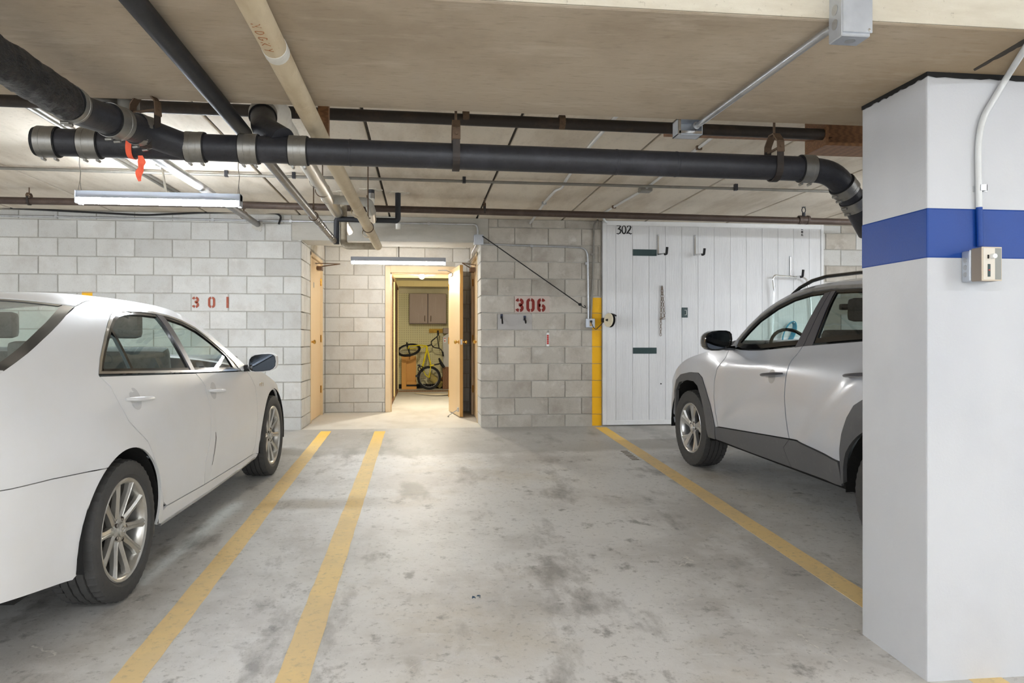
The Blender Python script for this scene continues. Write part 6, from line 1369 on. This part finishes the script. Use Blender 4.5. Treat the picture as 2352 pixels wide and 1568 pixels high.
C2.sp('front_door_glass', fg2, M['glass'], off=-.012, gap=-.008, lip=0, res=.07); C2.sp('rear_door_glass', rg2, M['dark_glass'], off=-.012, gap=-.008, lip=0, res=.07); C2.sp('quarter_glass', qg2, M['dark_glass'], off=-.012, gap=-.008, lip=0, res=.07)
C2.tp('roof', -.5, 1.40, pc); C2.tp('windshield', 1.41, 2.02, M['glass'], lip=0, inset_y=.02); C2.tp('bonnet', 2.05, 3.45, pc); C2.tp('tailgate_glass', -.85, -.51, M['dark_glass'], lip=0)
for nm, z0, z1, m, xx, bl in (('tailgate', .62, 1.12, pc, -.93, .05), ('rear_bumper_face', .34, .62, M['cladding'], -.92, .07)):
    V = []; n = 20
    for i in range(n + 1):
        for z in (z0, (z0 + z1) / 2, z1): yy = float(Wv(xx, z)) * (i / n * 2 - 1); V.append((xx - bl * (1 - (i / n * 2 - 1) ** 2), yy, z))
    MB().add(V, [(3 * i + j, 3 * i + 3 + j, 3 * i + 4 + j, 3 * i + 1 + j) for i in range(n) for j in range(2)]).build(nm, m, sv, smooth=True, world=False)
for sg in (-1, 1):
    pts = [(x, sg * (float(Wv(x, zr2(x))) - .045), float(zr2(x)) + dz) for x, dz in ((1.50, .012), (1.42, .035), (1.30, .052), (1.15, .056), (.8, .056), (.3, .056), (-.1, .05), (-.35, .02))]
    MB().tube(pts, [.012, .017, .019, .019, .019, .019, .019, .012], 10, flat=.7).build('roof_rail', M['gloss_black'], sv, smooth=True, world=False)
    hd = handle(C2, sg, 1.373, 1.107, .925, .958, M['satin_grey'], sv, .045); handle(C2, sg, .42, .19, 1.0, 1.03, M['satin_grey'], sv, .045)
    fn_, nr_ = C2.side(sg); surf_panel('handle_cup_shade', arcp(1.25, .925, .05, 0, 340, 16), mat('cup_shade_silver', (176, 177, 180), .35, .4, coat=.5), sv, fn_, nr_, res=.02, lip=0, off=.0008)  # hollow behind the handle: its shade painted as a flat greyer disc
    c = Vector((1.93, sg * .985, 1.155)); V = []; f = []; n = 16
    for (dx, k) in ((-.04, .9), (-.04, 1.0), (.03, 1.0), (.09, .85), (.13, .5), (.145, .12)):
        for i in range(n):
            a = 2 * math.pi * i / n; ca, sa = math.cos(a), math.sin(a); e = .66
            V.append((c.x + dx, c.y + sg * math.copysign(abs(ca) ** e, ca) * .115 * k, c.z + math.copysign(abs(sa) ** e, sa) * .080 * k - .010 * ca))
    for j in range(5):
        for i in range(n): f.append((j * n + i, j * n + (i + 1) % n, j * n + n + (i + 1) % n, j * n + n + i))
    f.append(tuple(range(5 * n, 6 * n))); hs = MB().add(V, f).build('mirror_housing', M['gloss_black'], sv, smooth=True, world=False)
    MB().add([Vector((p[0] + .008, c.y + (p[1] - c.y) * .93, c.z + (p[2] - c.z) * .93)) for p in V[:n]], [tuple(range(n))]).build('mirror_glass', M['mirror'], hs, world=False, fix=False)
    MB().ring_tube([[Vector(p) for p in V[:n]], [Vector((p[0] + .010, c.y + (p[1] - c.y) * .92, c.z + (p[2] - c.z) * .92)) for p in V[:n]]], cap=False).build('bezel', M['gloss_black'], hs, world=False, smooth=True)
    MB().box((1.89, sg * .84, 1.075), (1.97, sg * .93, 1.115), ch=.012).build('mirror_foot', M['gloss_black'], sv, world=False, smooth=True)
    for cx in (0, WB2):
        V = []; f = []; n = 20
        for i in range(n + 1):
            a = math.radians(-6 + 192 * i / n); V += [(cx + math.cos(a) * .415, sg * .875, .34 + math.sin(a) * .43), (cx + math.cos(a) * .41, sg * .5, .34 + math.sin(a) * .42)]
        for i in range(n): f.append((2 * i, 2 * i + 1, 2 * i + 3, 2 * i + 2))
        o = len(V); V += [(cx, sg * .51, .34)]; f += [(o, 2 * i + 1, 2 * i + 3) for i in range(n)]
        MB().add(V, f).build('arch_liner', M['liner'], sv, smooth=True, world=False)
        wheel(sv, cx, sg, .34, .225, .222, .765, 5)
MB().box((-.75, -.76, .27), (3.2, .76, .36)).build('underbody', M['liner'], sv, world=False)
cabin(sv, .32, 1.20, .42, None)
MB().box((1.62, -.16, 1.40), (1.66, .10, 1.45), ch=.015).build('rear_view_mirror', M['gloss_black'], sv, world=False, smooth=True)
